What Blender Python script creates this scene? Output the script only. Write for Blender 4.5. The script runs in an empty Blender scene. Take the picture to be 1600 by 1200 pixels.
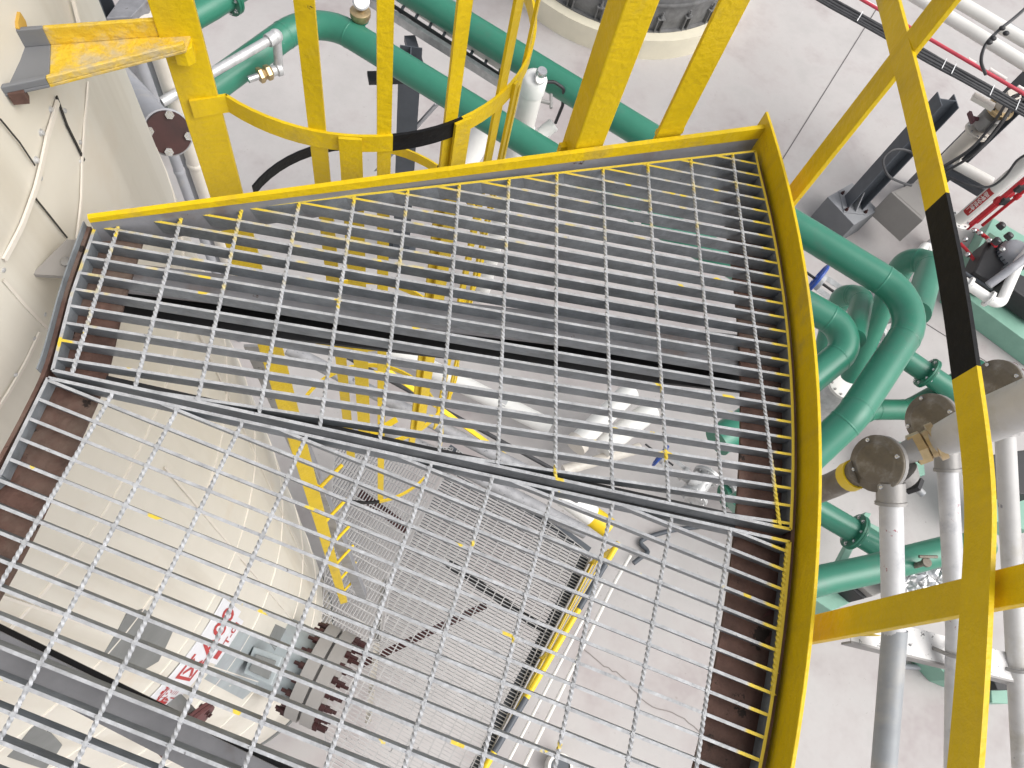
import bpy, math, random
from mathutils import Vector, Matrix
random.seed(7)
C = bpy.context.scene.collection
V = Vector
R_ = math.radians

# ------------------------------------------------------------------ camera, sky, sun, exposure
F = 1145.0                       # focal length in photograph pixels (1600 wide)
NU, NV = 591.0, 1128.0           # where the plumb line meets the picture
CAMZ = 1.08                      # lens height above the top grating (grating top is z = 0)
FLOOR = 9.0                      # lens height above the hall floor
ZF = CAMZ - FLOOR
n_ = V(((NU-800)/F, -(NV-600)/F, -1)).normalized()
zc = -n_
xc = (V((1,0,0)) - zc.x*zc).normalized()
yc = zc.cross(xc)
RW = Matrix((xc, yc, zc))        # camera axes -> world axes
cam = bpy.data.cameras.new('camera'); cam_o = bpy.data.objects.new('camera', cam); C.objects.link(cam_o)
cam.sensor_width = 36; cam.lens = 36*F/1600; cam.clip_start = .02; cam.clip_end = 400
cam_o.matrix_world = Matrix.Translation((0,0,CAMZ)) @ RW.to_4x4()
bpy.context.scene.camera = cam_o

SUN_EL, SUN_AZ = 52, 112
w = bpy.data.worlds.new('World'); bpy.context.scene.world = w; w.use_nodes = True
nt = w.node_tree; bg = nt.nodes['Background']
sky = nt.nodes.new('ShaderNodeTexSky'); sky.sky_type = 'NISHITA'; sky.sun_disc = False
sky.sun_elevation = R_(SUN_EL); sky.sun_rotation = R_(SUN_AZ); sky.air_density = 1; sky.dust_density = 4; sky.ozone_density = 1
hs = nt.nodes.new('ShaderNodeHueSaturation'); hs.inputs['Saturation'].default_value = .22
nt.links.new(sky.outputs[0], hs.inputs['Color']); nt.links.new(hs.outputs[0], bg.inputs[0]); bg.inputs[1].default_value = .15
sun = bpy.data.lights.new('sun', 'SUN'); sun.energy = 1.3; sun.angle = R_(55); sun.color = (1,.965,.92)
so = bpy.data.objects.new('sun', sun); C.objects.link(so)
sd = V((math.sin(R_(SUN_AZ))*math.cos(R_(SUN_EL)), math.cos(R_(SUN_AZ))*math.cos(R_(SUN_EL)), math.sin(R_(SUN_EL))))
so.rotation_euler = sd.to_track_quat('Z','Y').to_euler()
vs = bpy.context.scene.view_settings
vs.view_transform = 'Standard'; vs.look = 'None'; vs.exposure = 0.42; vs.gamma = 1

# ------------------------------------------------------------------ measuring: a sighted direction and a height give a place
def ray(u, v): return RW @ V(((u-800)/F, -(v-600)/F, -1))
def at(u, v, h):
    d = ray(u, v); return V((0,0,CAMZ)) + d*(-h/d.z)
def rad(u, v, h, px):            # radius of something px wide seen at that place
    return .5*px*(-h/ray(u, v).z)/F
def P(*pts): return [at(*p) for p in pts]

# ------------------------------------------------------------------ materials
def mat(name, col, rough=.5, metal=0.0, var=.12, scale=6, bump=.0, bscale=60, spots=None, spot_scale=30, spot_lim=.68, grime=None, grime_lim=.55, grime_scale=3, spec=.5):
    m = bpy.data.materials.new(name); m.use_nodes = True
    t = m.node_tree; N = t.nodes; L = t.links; b = N['Principled BSDF']
    tc = N.new('ShaderNodeTexCoord')
    nz = N.new('ShaderNodeTexNoise'); nz.inputs['Scale'].default_value = scale; nz.inputs['Detail'].default_value = 6; nz.inputs['Roughness'].default_value = .65
    L.new(tc.outputs['Object'], nz.inputs['Vector'])
    cr = N.new('ShaderNodeValToRGB')
    cr.color_ramp.elements[0].position = .3; cr.color_ramp.elements[1].position = .7
    cr.color_ramp.elements[0].color = tuple(c*(1-var) for c in col)+(1,)
    cr.color_ramp.elements[1].color = tuple(min(1,c*(1+var)) for c in col)+(1,)
    L.new(nz.outputs['Fac'], cr.inputs[0]); out = cr.outputs[0]
    def over(out, c, sc, lim, soft):
        n2 = N.new('ShaderNodeTexNoise'); n2.inputs['Scale'].default_value = sc; n2.inputs['Detail'].default_value = 5; n2.inputs['Roughness'].default_value = .7
        L.new(tc.outputs['Object'], n2.inputs['Vector'])
        mr = N.new('ShaderNodeMapRange'); mr.inputs['From Min'].default_value = lim; mr.inputs['From Max'].default_value = lim+soft
        L.new(n2.outputs['Fac'], mr.inputs['Value'])
        mx = N.new('ShaderNodeMix'); mx.data_type = 'RGBA'
        L.new(mr.outputs[0], mx.inputs['Factor']); L.new(out, mx.inputs['A']); mx.inputs['B'].default_value = tuple(c)+(1,)
        return mx.outputs['Result']
    if grime: out = over(out, grime, grime_scale, grime_lim, .18)
    if spots: out = over(out, spots, spot_scale, spot_lim, .03)
    L.new(out, b.inputs['Base Color'])
    b.inputs['Roughness'].default_value = rough; b.inputs['Metallic'].default_value = metal
    b.inputs['Specular IOR Level'].default_value = spec
    if bump:
        n3 = N.new('ShaderNodeTexNoise'); n3.inputs['Scale'].default_value = bscale; n3.inputs['Detail'].default_value = 4
        L.new(tc.outputs['Object'], n3.inputs['Vector'])
        bp = N.new('ShaderNodeBump'); bp.inputs['Strength'].default_value = bump; bp.inputs['Distance'].default_value = .01
        L.new(n3.outputs['Fac'], bp.inputs['Height']); L.new(bp.outputs[0], b.inputs['Normal'])
    m['out'] = ''
    return m

YEL = (.69,.482,.008)
M = {}
M['yellow'] = mat('yellow_paint', YEL, .42, 0, .10, 9, .25, 90, spots=(.10,.07,.03), spot_scale=38, spot_lim=.715, grime=(.50,.36,.06), grime_lim=.56, grime_scale=7, spec=.3)
M['yellow_old'] = mat('dusty_yellow_paint', (.66,.44,.03), .6, 0, .12, 14, .5, 70, spots=(.09,.08,.075), spot_scale=30, spot_lim=.70, grime=(.47,.38,.22), grime_lim=.43, grime_scale=16)
M['yellow_far'] = mat('yellow_rail_paint', (.74,.52,.015), .45, 0, .1, 5)
M['black'] = mat('black_stripe_paint', (.006,.006,.007), .55, 0, .2, 20, .15, 80, spec=.25)
M['chip'] = mat('chipped_edge', (.16,.18,.22), .6, 0, .5, 60)
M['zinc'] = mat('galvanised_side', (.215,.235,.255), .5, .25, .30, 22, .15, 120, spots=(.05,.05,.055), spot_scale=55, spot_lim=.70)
M['zinc_far'] = mat('galvanised_far', (.40,.39,.385), .55, .15, .2, 10, spots=(.18,.18,.18), spot_scale=12, spot_lim=.62)
M['beam'] = mat('grey_beam_paint', (.23,.23,.245), .55, 0, .18, 7, .1, 60, spots=(.06,.03,.022), spot_scale=16, spot_lim=.66, grime=(.15,.10,.08), grime_lim=.56, grime_scale=4.5)
M['rust'] = mat('rusty_ring', (.115,.062,.048), .8, 0, .45, 14, .4, 60, spots=(.03,.02,.016), spot_scale=22, spot_lim=.62, grime=(.17,.125,.10), grime_lim=.50, grime_scale=5)
M['rust2'] = mat('red_lead', (.10,.035,.035), .7, 0, .4, 10)
M['rustdisc'] = mat('rust_red_primer', (.035,.008,.007), .45, 0, .35, 10)
M['cream'] = mat('cream_cladding', (.64,.605,.53), .42, 0, .035, 2.2, .03, 5, grime=(.60,.53,.43), grime_lim=.57, grime_scale=1.6)
M['trim'] = mat('cladding_trim', (.70,.65,.58), .35, 0, .06, 8)
M['dark'] = mat('open_seam_shadow_gap', (.03,.028,.025), .9)
M['concrete'] = mat('concrete_floor', (.47,.447,.436), .7, 0, .10, 1.1, .10, 22, spots=(.33,.30,.285), spot_scale=14, spot_lim=.665, grime=(.375,.335,.33), grime_lim=.47, grime_scale=.55)
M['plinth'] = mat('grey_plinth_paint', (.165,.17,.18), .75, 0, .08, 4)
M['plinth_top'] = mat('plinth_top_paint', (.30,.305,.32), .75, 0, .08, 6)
M['green'] = mat('green_pipe_paint', (.038,.20,.132), .33, 0, .07, 5, .03, 30, spots=(.30,.38,.33), spot_scale=34, spot_lim=.70, grime=(.06,.17,.12), grime_lim=.55, grime_scale=2.5)
M['green_dk'] = mat('green_flange_paint', (.018,.15,.09), .45, 0, .15, 8)
M['mint'] = mat('mint_machine_paint', (.22,.41,.32), .5, 0, .08, 5)
M['steel_dk'] = mat('dark_structural_paint', (.075,.085,.10), .5, 0, .15, 5)
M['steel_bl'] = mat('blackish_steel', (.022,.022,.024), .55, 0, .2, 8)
M['white'] = mat('white_paint', (.76,.74,.70), .4, 0, .04, 6)
M['white2'] = mat('white_plastic', (.82,.81,.78), .35, 0, .03, 6)
M['speck'] = mat('speckled_galvanised', (.30,.30,.31), .55, .1, .2, 12, .05, 60, spots=(.12,.12,.13), spot_scale=30, spot_lim=.62)
M['cond'] = mat('grey_conduit_paint', (.29,.305,.32), .5, .1, .10, 8, .06, 60, spots=(.16,.16,.17), spot_scale=24, spot_lim=.69)
M['riser'] = mat('dusty_riser_paint', (.52,.51,.50), .5, 0, .10, 8, .06, 60, spots=(.22,.22,.25), spot_scale=26, spot_lim=.67, grime=(.43,.41,.37), grime_lim=.52, grime_scale=7)
M['cond_d'] = mat('paint_splashed_conduit', (.56,.56,.57), .5, .05, .10, 12, .06, 60, spots=(.30,.04,.06), spot_scale=20, spot_lim=.655, grime=(.36,.37,.40), grime_lim=.56, grime_scale=13)
M['boxg'] = mat('cast_box_grey', (.30,.29,.28), .5, .25, .08, 8, .1, 90)
M['lid'] = mat('dirty_cast_lid', (.15,.128,.098), .45, .25, .28, 14, .15, 60, grime=(.26,.245,.225), grime_lim=.54, grime_scale=16)
M['brass'] = mat('brass', (.48,.36,.20), .35, .7, .2, 20)
M['chrome'] = mat('bright_steel', (.62,.62,.62), .25, .9, .15, 12)
M['silver'] = mat('aluminium_foil_lagging', (.62,.62,.62), .28, .75, .2, 9, .9, 22)
M['galvp'] = mat('galvanised_pipe', (.52,.52,.52), .42, .35, .22, 12, .1, 80, spots=(.30,.28,.25), spot_scale=26, spot_lim=.68)
M['greyp'] = mat('grey_pipe_paint', (.33,.335,.36), .5, 0, .10, 6, grime=(.40,.38,.35), grime_lim=.55, grime_scale=5)
M['red'] = mat('red_paint', (.52,.018,.03), .4, 0, .15, 9)
M['redtxt'] = mat('red_lettering', (.42,.025,.025), .5, 0, .1, 9)
M['sign'] = mat('white_sign_film', (.74,.74,.77), .3, 0, .03, 5)
M['patch'] = mat('grey_patch_paint', (.17,.175,.17), .6, 0, .15, 6)
M['patchb'] = mat('blue_grey_patch_paint', (.31,.345,.355), .5, 0, .12, 5, grime=(.30,.30,.33), grime_lim=.53, grime_scale=6)
M['blue'] = mat('blue_handwheel_paint', (.02,.07,.33), .4, 0, .15, 8)
M['rubber'] = mat('black_rubber', (.018,.018,.02), .5, 0, .3, 20)
M['cable'] = mat('black_cable_sheath', (.045,.045,.048), .42, 0, .3, 12)
M['tie'] = mat('cable_tie', (.75,.75,.75), .4)
M['pinkred'] = mat('red_hose', (.58,.06,.09), .45, 0, .1, 6)
M['vessel'] = mat('weathered_grey_skirt', (.16,.16,.16), .7, 0, .35, 5, .2, 20)
M['creamc'] = mat('cream_plinth_paint', (.72,.67,.53), .6, 0, .05, 3, .1, 14)
M['boxgrey'] = mat('taupe_box_paint', (.27,.255,.24), .5, 0, .05, 5)
M['maroon'] = mat('maroon_valve_paint', (.10,.03,.04), .5, 0, .2, 10)
M['ochre'] = mat('ochre_stain', (.52,.31,.05), .6)

def streaks(m, col, amount, sc=9, lim=.52):
    # rain and dust runs: noise stretched down the height of the thing
    t = m.node_tree; N = t.nodes; L = t.links; b = N['Principled BSDF']; src = b.inputs['Base Color'].links[0].from_socket
    g = N.new('ShaderNodeNewGeometry'); mp = N.new('ShaderNodeMapping'); mp.inputs['Scale'].default_value = (1,1,.05); L.new(g.outputs['Position'], mp.inputs['Vector'])
    nz = N.new('ShaderNodeTexNoise'); nz.inputs['Scale'].default_value = sc; nz.inputs['Detail'].default_value = 4; L.new(mp.outputs[0], nz.inputs['Vector'])
    mr = N.new('ShaderNodeMapRange'); mr.inputs['From Min'].default_value = lim; mr.inputs['From Max'].default_value = lim+.2; mr.inputs['To Max'].default_value = amount; L.new(nz.outputs['Fac'], mr.inputs['Value'])
    mx = N.new('ShaderNodeMix'); mx.data_type = 'RGBA'; L.new(mr.outputs[0], mx.inputs['Factor']); L.new(src, mx.inputs['A']); mx.inputs['B'].default_value = tuple(col)+(1,)
    L.new(mx.outputs['Result'], b.inputs['Base Color'])
streaks(M['cream'], (.42,.37,.29), .45)
streaks(M['yellow'], (.40,.27,.05), .35, 22, .55)
streaks(M['cond'], (.42,.40,.37), .6, 14, .5)
streaks(M['cond_d'], (.38,.38,.40), .6, 14, .5)

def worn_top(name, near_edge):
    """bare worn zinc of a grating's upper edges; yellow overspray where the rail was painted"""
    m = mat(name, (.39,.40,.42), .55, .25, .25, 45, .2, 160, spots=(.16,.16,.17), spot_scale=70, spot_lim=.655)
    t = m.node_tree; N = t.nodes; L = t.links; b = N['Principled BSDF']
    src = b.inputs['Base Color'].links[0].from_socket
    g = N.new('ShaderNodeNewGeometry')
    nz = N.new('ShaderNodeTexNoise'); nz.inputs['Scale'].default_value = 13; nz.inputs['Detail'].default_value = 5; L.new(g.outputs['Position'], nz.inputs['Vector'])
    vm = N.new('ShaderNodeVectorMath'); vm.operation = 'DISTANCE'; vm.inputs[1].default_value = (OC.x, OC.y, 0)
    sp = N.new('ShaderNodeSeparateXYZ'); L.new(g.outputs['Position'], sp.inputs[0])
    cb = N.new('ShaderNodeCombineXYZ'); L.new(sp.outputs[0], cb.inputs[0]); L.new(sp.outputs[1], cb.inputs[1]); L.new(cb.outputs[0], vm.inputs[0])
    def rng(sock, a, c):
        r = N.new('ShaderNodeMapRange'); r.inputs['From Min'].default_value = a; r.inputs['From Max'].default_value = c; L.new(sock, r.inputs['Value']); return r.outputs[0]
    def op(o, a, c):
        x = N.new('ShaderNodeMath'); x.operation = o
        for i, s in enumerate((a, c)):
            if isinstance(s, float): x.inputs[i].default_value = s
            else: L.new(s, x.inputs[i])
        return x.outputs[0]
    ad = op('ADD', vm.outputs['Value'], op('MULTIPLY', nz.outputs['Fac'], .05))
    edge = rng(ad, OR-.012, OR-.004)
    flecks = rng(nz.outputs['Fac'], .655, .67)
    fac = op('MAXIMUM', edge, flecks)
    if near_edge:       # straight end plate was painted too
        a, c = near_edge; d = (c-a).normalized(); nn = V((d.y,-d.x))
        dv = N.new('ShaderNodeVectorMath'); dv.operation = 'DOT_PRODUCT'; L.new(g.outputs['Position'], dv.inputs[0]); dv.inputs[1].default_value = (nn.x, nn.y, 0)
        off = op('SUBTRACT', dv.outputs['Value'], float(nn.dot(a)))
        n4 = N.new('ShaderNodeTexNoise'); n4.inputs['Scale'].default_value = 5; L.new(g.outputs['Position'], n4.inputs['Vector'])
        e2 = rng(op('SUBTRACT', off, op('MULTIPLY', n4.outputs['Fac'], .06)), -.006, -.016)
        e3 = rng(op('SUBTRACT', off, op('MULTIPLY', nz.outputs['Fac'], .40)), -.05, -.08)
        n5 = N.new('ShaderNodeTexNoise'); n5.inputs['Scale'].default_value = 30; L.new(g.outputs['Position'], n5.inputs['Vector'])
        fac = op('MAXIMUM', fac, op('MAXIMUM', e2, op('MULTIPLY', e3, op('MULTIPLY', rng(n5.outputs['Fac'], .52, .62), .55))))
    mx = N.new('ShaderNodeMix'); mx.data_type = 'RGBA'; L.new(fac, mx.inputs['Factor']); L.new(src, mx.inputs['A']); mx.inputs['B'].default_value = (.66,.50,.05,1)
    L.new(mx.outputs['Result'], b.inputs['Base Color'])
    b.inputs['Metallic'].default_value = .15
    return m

# ------------------------------------------------------------------ mesh building
class MB:
    def __init__(s): s.v = []; s.f = []; s.sm = []; s.mi = []
    def add(s, vs, fs, smooth=False, mi=0):
        o = len(s.v); s.v += [V(p) for p in vs]
        for f in fs: s.f.append([o+i for i in f]); s.sm.append(smooth); s.mi.append(mi if isinstance(mi, int) else 0)
        return s
    def obox(s, c, a, b, d, mi=0):          # centre and three half-edge vectors
        c = V(c); vs = [c+a*i+b*j+d*k for i in (-1,1) for j in (-1,1) for k in (-1,1)]
        fs = [(0,1,3,2),(4,6,7,5),(0,4,5,1),(2,3,7,6),(0,2,6,4),(1,5,7,3)]
        if a.cross(b).dot(d) < 0: fs = [f[::-1] for f in fs]
        return s.add(vs, fs, False, mi)
    def beam(s, p, q, wid, thk, up=V((0,0,1)), mi=0):   # rectangular bar from p to q
        p = V(p); q = V(q); d = q-p; side = d.cross(up)
        if side.length < 1e-6: side = d.cross(V((0,1,0)))
        side.normalize(); u = side.cross(d).normalized()
        return s.obox((p+q)/2, d/2, side*wid/2, u*thk/2, mi)
    def sweep(s, pts, prof, closed=False, smooth=True, up=None, mi=0, cap=True, mis=None):
        pts = [V(p) for p in pts]; n = len(pts); vs = []
        T = []
        for i in range(n):
            a = pts[(i-1)%n] if (closed or i>0) else pts[i]; b = pts[(i+1)%n] if (closed or i<n-1) else pts[i]
            T.append((b-a).normalized())
        if up is None:
            x = T[0].orthogonal().normalized()
        for i in range(n):
            t = T[i]
            if up is None:
                x = (x - t*x.dot(t)).normalized(); X = x; Y = t.cross(x)
            else:
                X = t.cross(up).normalized(); Y = X.cross(t)
            pr = prof(i) if callable(prof) else prof
            for (a, b) in pr: vs.append(pts[i]+X*a+Y*b)
        m = len(prof(0)) if callable(prof) else len(prof)
        o = len(s.v); s.v += vs
        for i in range(n if closed else n-1):
            j = (i+1)%n
            for k in range(m):
                l = (k+1)%m
                s.f.append([o+i*m+k, o+i*m+l, o+j*m+l, o+j*m+k]); s.sm.append(smooth); s.mi.append(mis[i] if mis else mi)
        if not closed and cap:
            s.f.append([o+k for k in range(m)][::-1]); s.sm.append(False); s.mi.append(mis[0] if mis else mi)
            s.f.append([o+(n-1)*m+k for k in range(m)]); s.sm.append(False); s.mi.append(mis[-1] if mis else mi)
        return s
    def tube(s, pts, r, n=16, bend=0, mi=0):
        pts = fillet([V(p) for p in pts], bend) if bend else pts
        return s.sweep(pts, [(r*math.cos(2*math.pi*k/n), r*math.sin(2*math.pi*k/n)) for k in range(n)], mi=mi)
    def lathe(s, p, d, prof, n=24, smooth=True, mi=0):    # prof: (distance along d, radius)
        p = V(p); d = V(d).normalized(); x = d.orthogonal().normalized(); y = d.cross(x); o = len(s.v); m = len(prof)
        for t, r in prof:
            for k in range(n):
                a = 2*math.pi*k/n; s.v.append(p+d*t+(x*math.cos(a)+y*math.sin(a))*r)
        for i in range(m-1):
            hard = abs(prof[i+1][0]-prof[i][0]) < 1e-6 or not smooth
            for k in range(n):
                l = (k+1)%n; s.f.append([o+i*n+k,o+i*n+l,o+(i+1)*n+l,o+(i+1)*n+k]); s.sm.append(not hard and abs(prof[i+1][1]-prof[i][1])<3*abs(prof[i+1][0]-prof[i][0])); s.mi.append(mi)
        s.f.append([o+k for k in range(n)][::-1]); s.sm.append(False); s.mi.append(mi)
        s.f.append([o+(m-1)*n+k for k in range(n)]); s.sm.append(False); s.mi.append(mi)
        return s
    def torus(s, c, d, R, r, n=28, m=8, mi=0):
        c = V(c); d = V(d).normalized(); x = d.orthogonal().normalized(); y = d.cross(x)
        pts = [c+(x*math.cos(2*math.pi*k/n)+y*math.sin(2*math.pi*k/n))*R for k in range(n)]
        return s.sweep(pts, [(r*math.cos(2*math.pi*k/m), r*math.sin(2*math.pi*k/m)) for k in range(m)], closed=True, up=d, mi=mi)
    def prism(s, poly, ext, mi=0):           # polygon of 3-D points pushed along ext
        poly = [V(p) for p in poly]; ext = V(ext); n = len(poly)
        nrm = sum(((poly[i]-poly[0]).cross(poly[(i+1)%n]-poly[0]) for i in range(n)), V())
        if nrm.dot(ext) > 0: poly = poly[::-1]
        vs = poly+[p+ext for p in poly]
        fs = [list(range(n)), [n+i for i in range(n)][::-1]] + [[(i+1)%n, i, n+i, n+(i+1)%n] for i in range(n)]
        return s.add(vs, fs, False, mi)
    def ball(s, c, r, n=10, mi=0, sc=(1,1,1)):
        c = V(c); vs = []; fs = []
        for i in range(n+1):
            a = math.pi*i/n
            for k in range(2*n):
                b = math.pi*k/n; vs.append(c+V((r*sc[0]*math.sin(a)*math.cos(b), r*sc[1]*math.sin(a)*math.sin(b), r*sc[2]*math.cos(a))))
        for i in range(n):
            for k in range(2*n):
                l = (k+1)%(2*n); fs.append((i*2*n+k,(i+1)*2*n+k,(i+1)*2*n+l,i*2*n+l))
        return s.add(vs, fs, True, mi)
    def each(s, name, m, parent):
        """every separate piece collected here becomes a part of its own"""
        par = list(range(len(s.v)))
        def fd(i):
            while par[i] != i: par[i] = par[par[i]]; i = par[i]
            return i
        for f in s.f:
            for i in f[1:]: par[fd(i)] = fd(f[0])
        grp = {}
        for k, f in enumerate(s.f): grp.setdefault(fd(f[0]), []).append(k)
        for ks in grp.values():
            used = sorted({i for k in ks for i in s.f[k]}); mp = {i: j for j, i in enumerate(used)}
            mb = MB(); mb.v = [s.v[i] for i in used]; mb.f = [[mp[i] for i in s.f[k]] for k in ks]; mb.sm = [s.sm[k] for k in ks]; mb.mi = [0]*len(ks)
            mb.build(name, m, parent)
    def build(s, name, m, parent=None, bevel=0):
        me = bpy.data.meshes.new(name)
        o = bpy.data.objects.new(name, me); C.objects.link(o)
        org = V((0,0,0))
        if parent is not None:
            o.parent = parent; org = parent['_org'] if '_org' in parent else V((0,0,0)); org = V(org)
            o['_org'] = tuple(org)
        else:
            if s.v:
                xs = [p.x for p in s.v]; ys = [p.y for p in s.v]; zs = [p.z for p in s.v]
                org = V(((min(xs)+max(xs))/2, (min(ys)+max(ys))/2, min(zs)))
            o.location = org; o['_org'] = tuple(org)
        me.from_pydata([p-org for p in s.v], [], s.f)
        for x in (m if isinstance(m, (list, tuple)) else [m]): me.materials.append(x)
        me.polygons.foreach_set('use_smooth', s.sm); me.polygons.foreach_set('material_index', s.mi)
        me.update()
        if any(s.sm): me.set_sharp_from_angle(angle=.75)
        if bevel:
            b = o.modifiers.new('bevel', 'BEVEL'); b.width = bevel; b.segments = 2; b.limit_method = 'ANGLE'; b.angle_limit = R_(50)
        return o

def fillet(pts, r, n=9):
    if len(pts) < 3: return pts
    out = [pts[0]]
    for i in range(1, len(pts)-1):
        a, b, c = pts[i-1], pts[i], pts[i+1]
        u = (a-b); w = (c-b); lu, lw = u.length, w.length; u.normalize(); w.normalize()
        ang = math.acos(max(-1, min(1, u.dot(w))))
        if ang > 3.08: out.append(b); continue
        t = min(r/math.tan(ang/2), lu*.48, lw*.48)
        p0 = b+u*t; p2 = b+w*t
        for k in range(n+1):
            # circular arc through p0,p2 tangent to both legs
            f = k/n; rr = t*math.tan(ang/2); bis = (u+w).normalized(); ce = b+bis*(rr/math.sin(ang/2))
            e0 = p0-ce; e2 = p2-ce; sw = math.pi-ang
            v = (e0*math.sin((1-f)*sw)+e2*math.sin(f*sw))/math.sin(sw)
            out.append(ce+v)
    out.append(pts[-1]); return out

def spline(pts, n=8):
    pts = [V(p) for p in pts]; q = [2*pts[0]-pts[1]]+pts+[2*pts[-1]-pts[-2]]; out = []
    for i in range(1, len(q)-2):
        a, b, c, d = q[i-1:i+3]
        for k in range(n):
            t = k/n; out.append(.5*((2*b)+(c-a)*t+(2*a-5*b+4*c-d)*t*t+(3*b-a-3*c+d)*t**3))
    out.append(pts[-1]); return out

def tag(o, label, cat, group=None, kind=None):
    o['label'] = label; o['category'] = cat
    if group: o['group'] = group
    if kind: o['kind'] = kind
    return o
def thing(name, label, cat, loc, group=None):
    o = bpy.data.objects.new(name, None); C.objects.link(o); o.location = V(loc); o['_org'] = tuple(V(loc)); o.empty_display_size = .05
    return tag(o, label, cat, group)
def struct(o): o['kind'] = 'structure'; return o

def flange(parent, c, d, r, t, m, nb=8, bm=None, bore=0, name='flange'):
    d = V(d).normalized(); mb = MB().lathe(V(c)-d*t, d, [(0,r*.97),(.06*t,r),(t*.92,r),(t*.97,r*.93),(t*1.03,r*.93),(t*1.08,r),(1.94*t,r),(2*t,r*.97)], 28)
    fo = mb.build(name, m, parent)
    if nb:
        x = d.orthogonal().normalized(); y = d.cross(x); b = MB()
        for k in range(nb):
            a = 2*math.pi*(k+.5)/nb; p = V(c)+(x*math.cos(a)+y*math.sin(a))*r*.80
            b.lathe(p-d*(t*1.7), d, [(0,r*.07),(t*.5,r*.07),(t*.5,r*.115),(t*.75,r*.115),(t*2.65,r*.115),(t*2.9,r*.115),(t*2.9,r*.07),(t*3.4,r*.07)], 6, False)
        b.each('bolt', bm or M['chrome'], fo)
    return fo

# ------------------------------------------------------------------ the hall floor
fl = MB().prism([V((-40,-40,ZF)),V((40,-40,ZF)),V((40,60,ZF)),V((-40,60,ZF))], (0,0,-.3)).build('floor', M['concrete']); struct(fl)
def floor_line(name, pts, wd, m):
    mb = MB()
    for a, b in zip(pts[:-1], pts[1:]): mb.beam(a+V((0,0,.004)), b+V((0,0,.004)), wd, .002)
    return struct(mb.build(name, m))
M['joint'] = mat('floor_joint_filler', (.11,.10,.10), .8)
M['crack'] = mat('floor_crack', (.24,.215,.205), .8)
a, b = at(1352,42,FLOOR), at(1222,250,FLOOR); dj = (b-a).normalized()
floor_line('floor_joint', [a-dj*6, b+dj*1.4], .018, M['joint'])
a, b = at(1450,508,FLOOR), at(1572,585,FLOOR); dj = (b-a).normalized()
floor_line('floor_joint', [a-dj*2, b+dj*4], .014, M['joint'])
cp = spline(P((905,1008,FLOOR),(945,1040,FLOOR),(975,1060,FLOOR),(1010,1098,FLOOR),(1060,1118,FLOOR),(1100,1150,FLOOR)), 5)
floor_line('floor_crack', [p+V((random.uniform(-.012,.012),random.uniform(-.012,.012),0)) for p in cp], .012, M['crack'])

# ------------------------------------------------------------------ the tank
TC = V((-1.85,.88)); TR = 1.264
def tk(u, v, r=TR):              # where a sighted direction meets the tank's skin
    d = ray(u, v); o = V((0,0)); a = d.x*d.x+d.y*d.y; b = -2*(d.x*TC.x+d.y*TC.y); c = TC.length_squared-r*r
    q = b*b-4*a*c
    t = (-b-math.sqrt(max(0,q)))/(2*a); return V((0,0,CAMZ))+d*t
def tpt(th, z, r): return V((TC.x+r*math.cos(th), TC.y+r*math.sin(th), z))
def tth(p): return math.atan2(p.y-TC.y, p.x-TC.x)
tank = thing('storage_tank', 'large cream clad round storage tank rising through the left side of the stair platform', 'tank', (TC.x,TC.y,ZF))
ZT = 1.75
rings = []; zz = ZF+.25; heights = []
mb = MB()
zs = [ZF+.22]
while zs[-1] < ZT: zs.append(min(ZT, zs[-1]+.62))
NT = 96
for i in range(len(zs)-1):      # each cladding course laps a little over the one below
    z0, z1 = zs[i], zs[i+1]
    o = len(mb.v)
    for z, r in ((z0, TR+.004), (z1, TR)):
        for k in range(NT):
            th = 2*math.pi*k/NT; mb.v.append(tpt(th, z, r+.0016*math.sin(th*23+i*2.1)))
    for k in range(NT):
        l = (k+1)%NT; mb.f.append([o+k,o+l,o+NT+l,o+NT+k]); mb.sm.append(True); mb.mi.append(0)
mb.v += [tpt(2*math.pi*k/NT, ZT, TR) for k in range(NT)]; mb.f.append(list(range(len(mb.v)-NT, len(mb.v)))); mb.sm.append(False); mb.mi.append(0)
mb.build('cladding', M['cream'], tank)
MB().lathe((TC.x,TC.y,ZF), (0,0,1), [(0,TR+.02),(.2,TR+.02),(.2,TR-.02),(.23,TR-.02)], 64).build('base_ring', M['patch'], tank)
def tarc(pts_px, w=.012, t=.006, m='trim', name='seam_strip', r0=TR):
    """a strip lying on the skin through sighted points"""
    q = [tk(u, v, r0) for u, v in pts_px]; out = []
    for a, b in zip(q[:-1], q[1:]):
        for k in range(6):
            f = k/6; th = tth(a)*(1-f)+tth(b)*f; out.append(tpt(th, a.z*(1-f)+b.z*f, r0+.004))
    out.append(tpt(tth(q[-1]), q[-1].z, r0+.004))
    mbb = MB()
    vs = []
    for i, p in enumerate(out):
        tn = (out[min(i+1,len(out)-1)]-out[max(i-1,0)]).normalized(); rn = V((p.x-TC.x,p.y-TC.y,0)).normalized(); sd_ = tn.cross(rn).normalized()
        vs += [p+sd_*w/2, p+sd_*w/2+rn*t, p-sd_*w/2+rn*t, p-sd_*w/2]
    fs = []
    for i in range(len(out)-1):
        for k in range(4):
            l = (k+1)%4; fs.append((i*4+k,i*4+l,i*4+4+l,i*4+4+k))
    mbb.add(vs, fs)
    return mbb.build(name, M[m], tank)
tarc([(84,158),(68,212),(50,292),(28,352),(0,405)], .009, .004)
tarc([(133,128),(127,190),(123,250),(122,310),(115,372)], .005, .003)
tarc([(57,518),(38,560),(12,606),(-10,640)], .007, .003)
tarc([(108,0),(118,42),(126,60)], .006)
tarc([(-5,185),(26,222),(50,258)], .0025, .001, 'dark', 'seam_gap')
tarc([(83,150),(100,196),(127,250)], .005, .002, 'dark', 'seam_gap')
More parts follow.
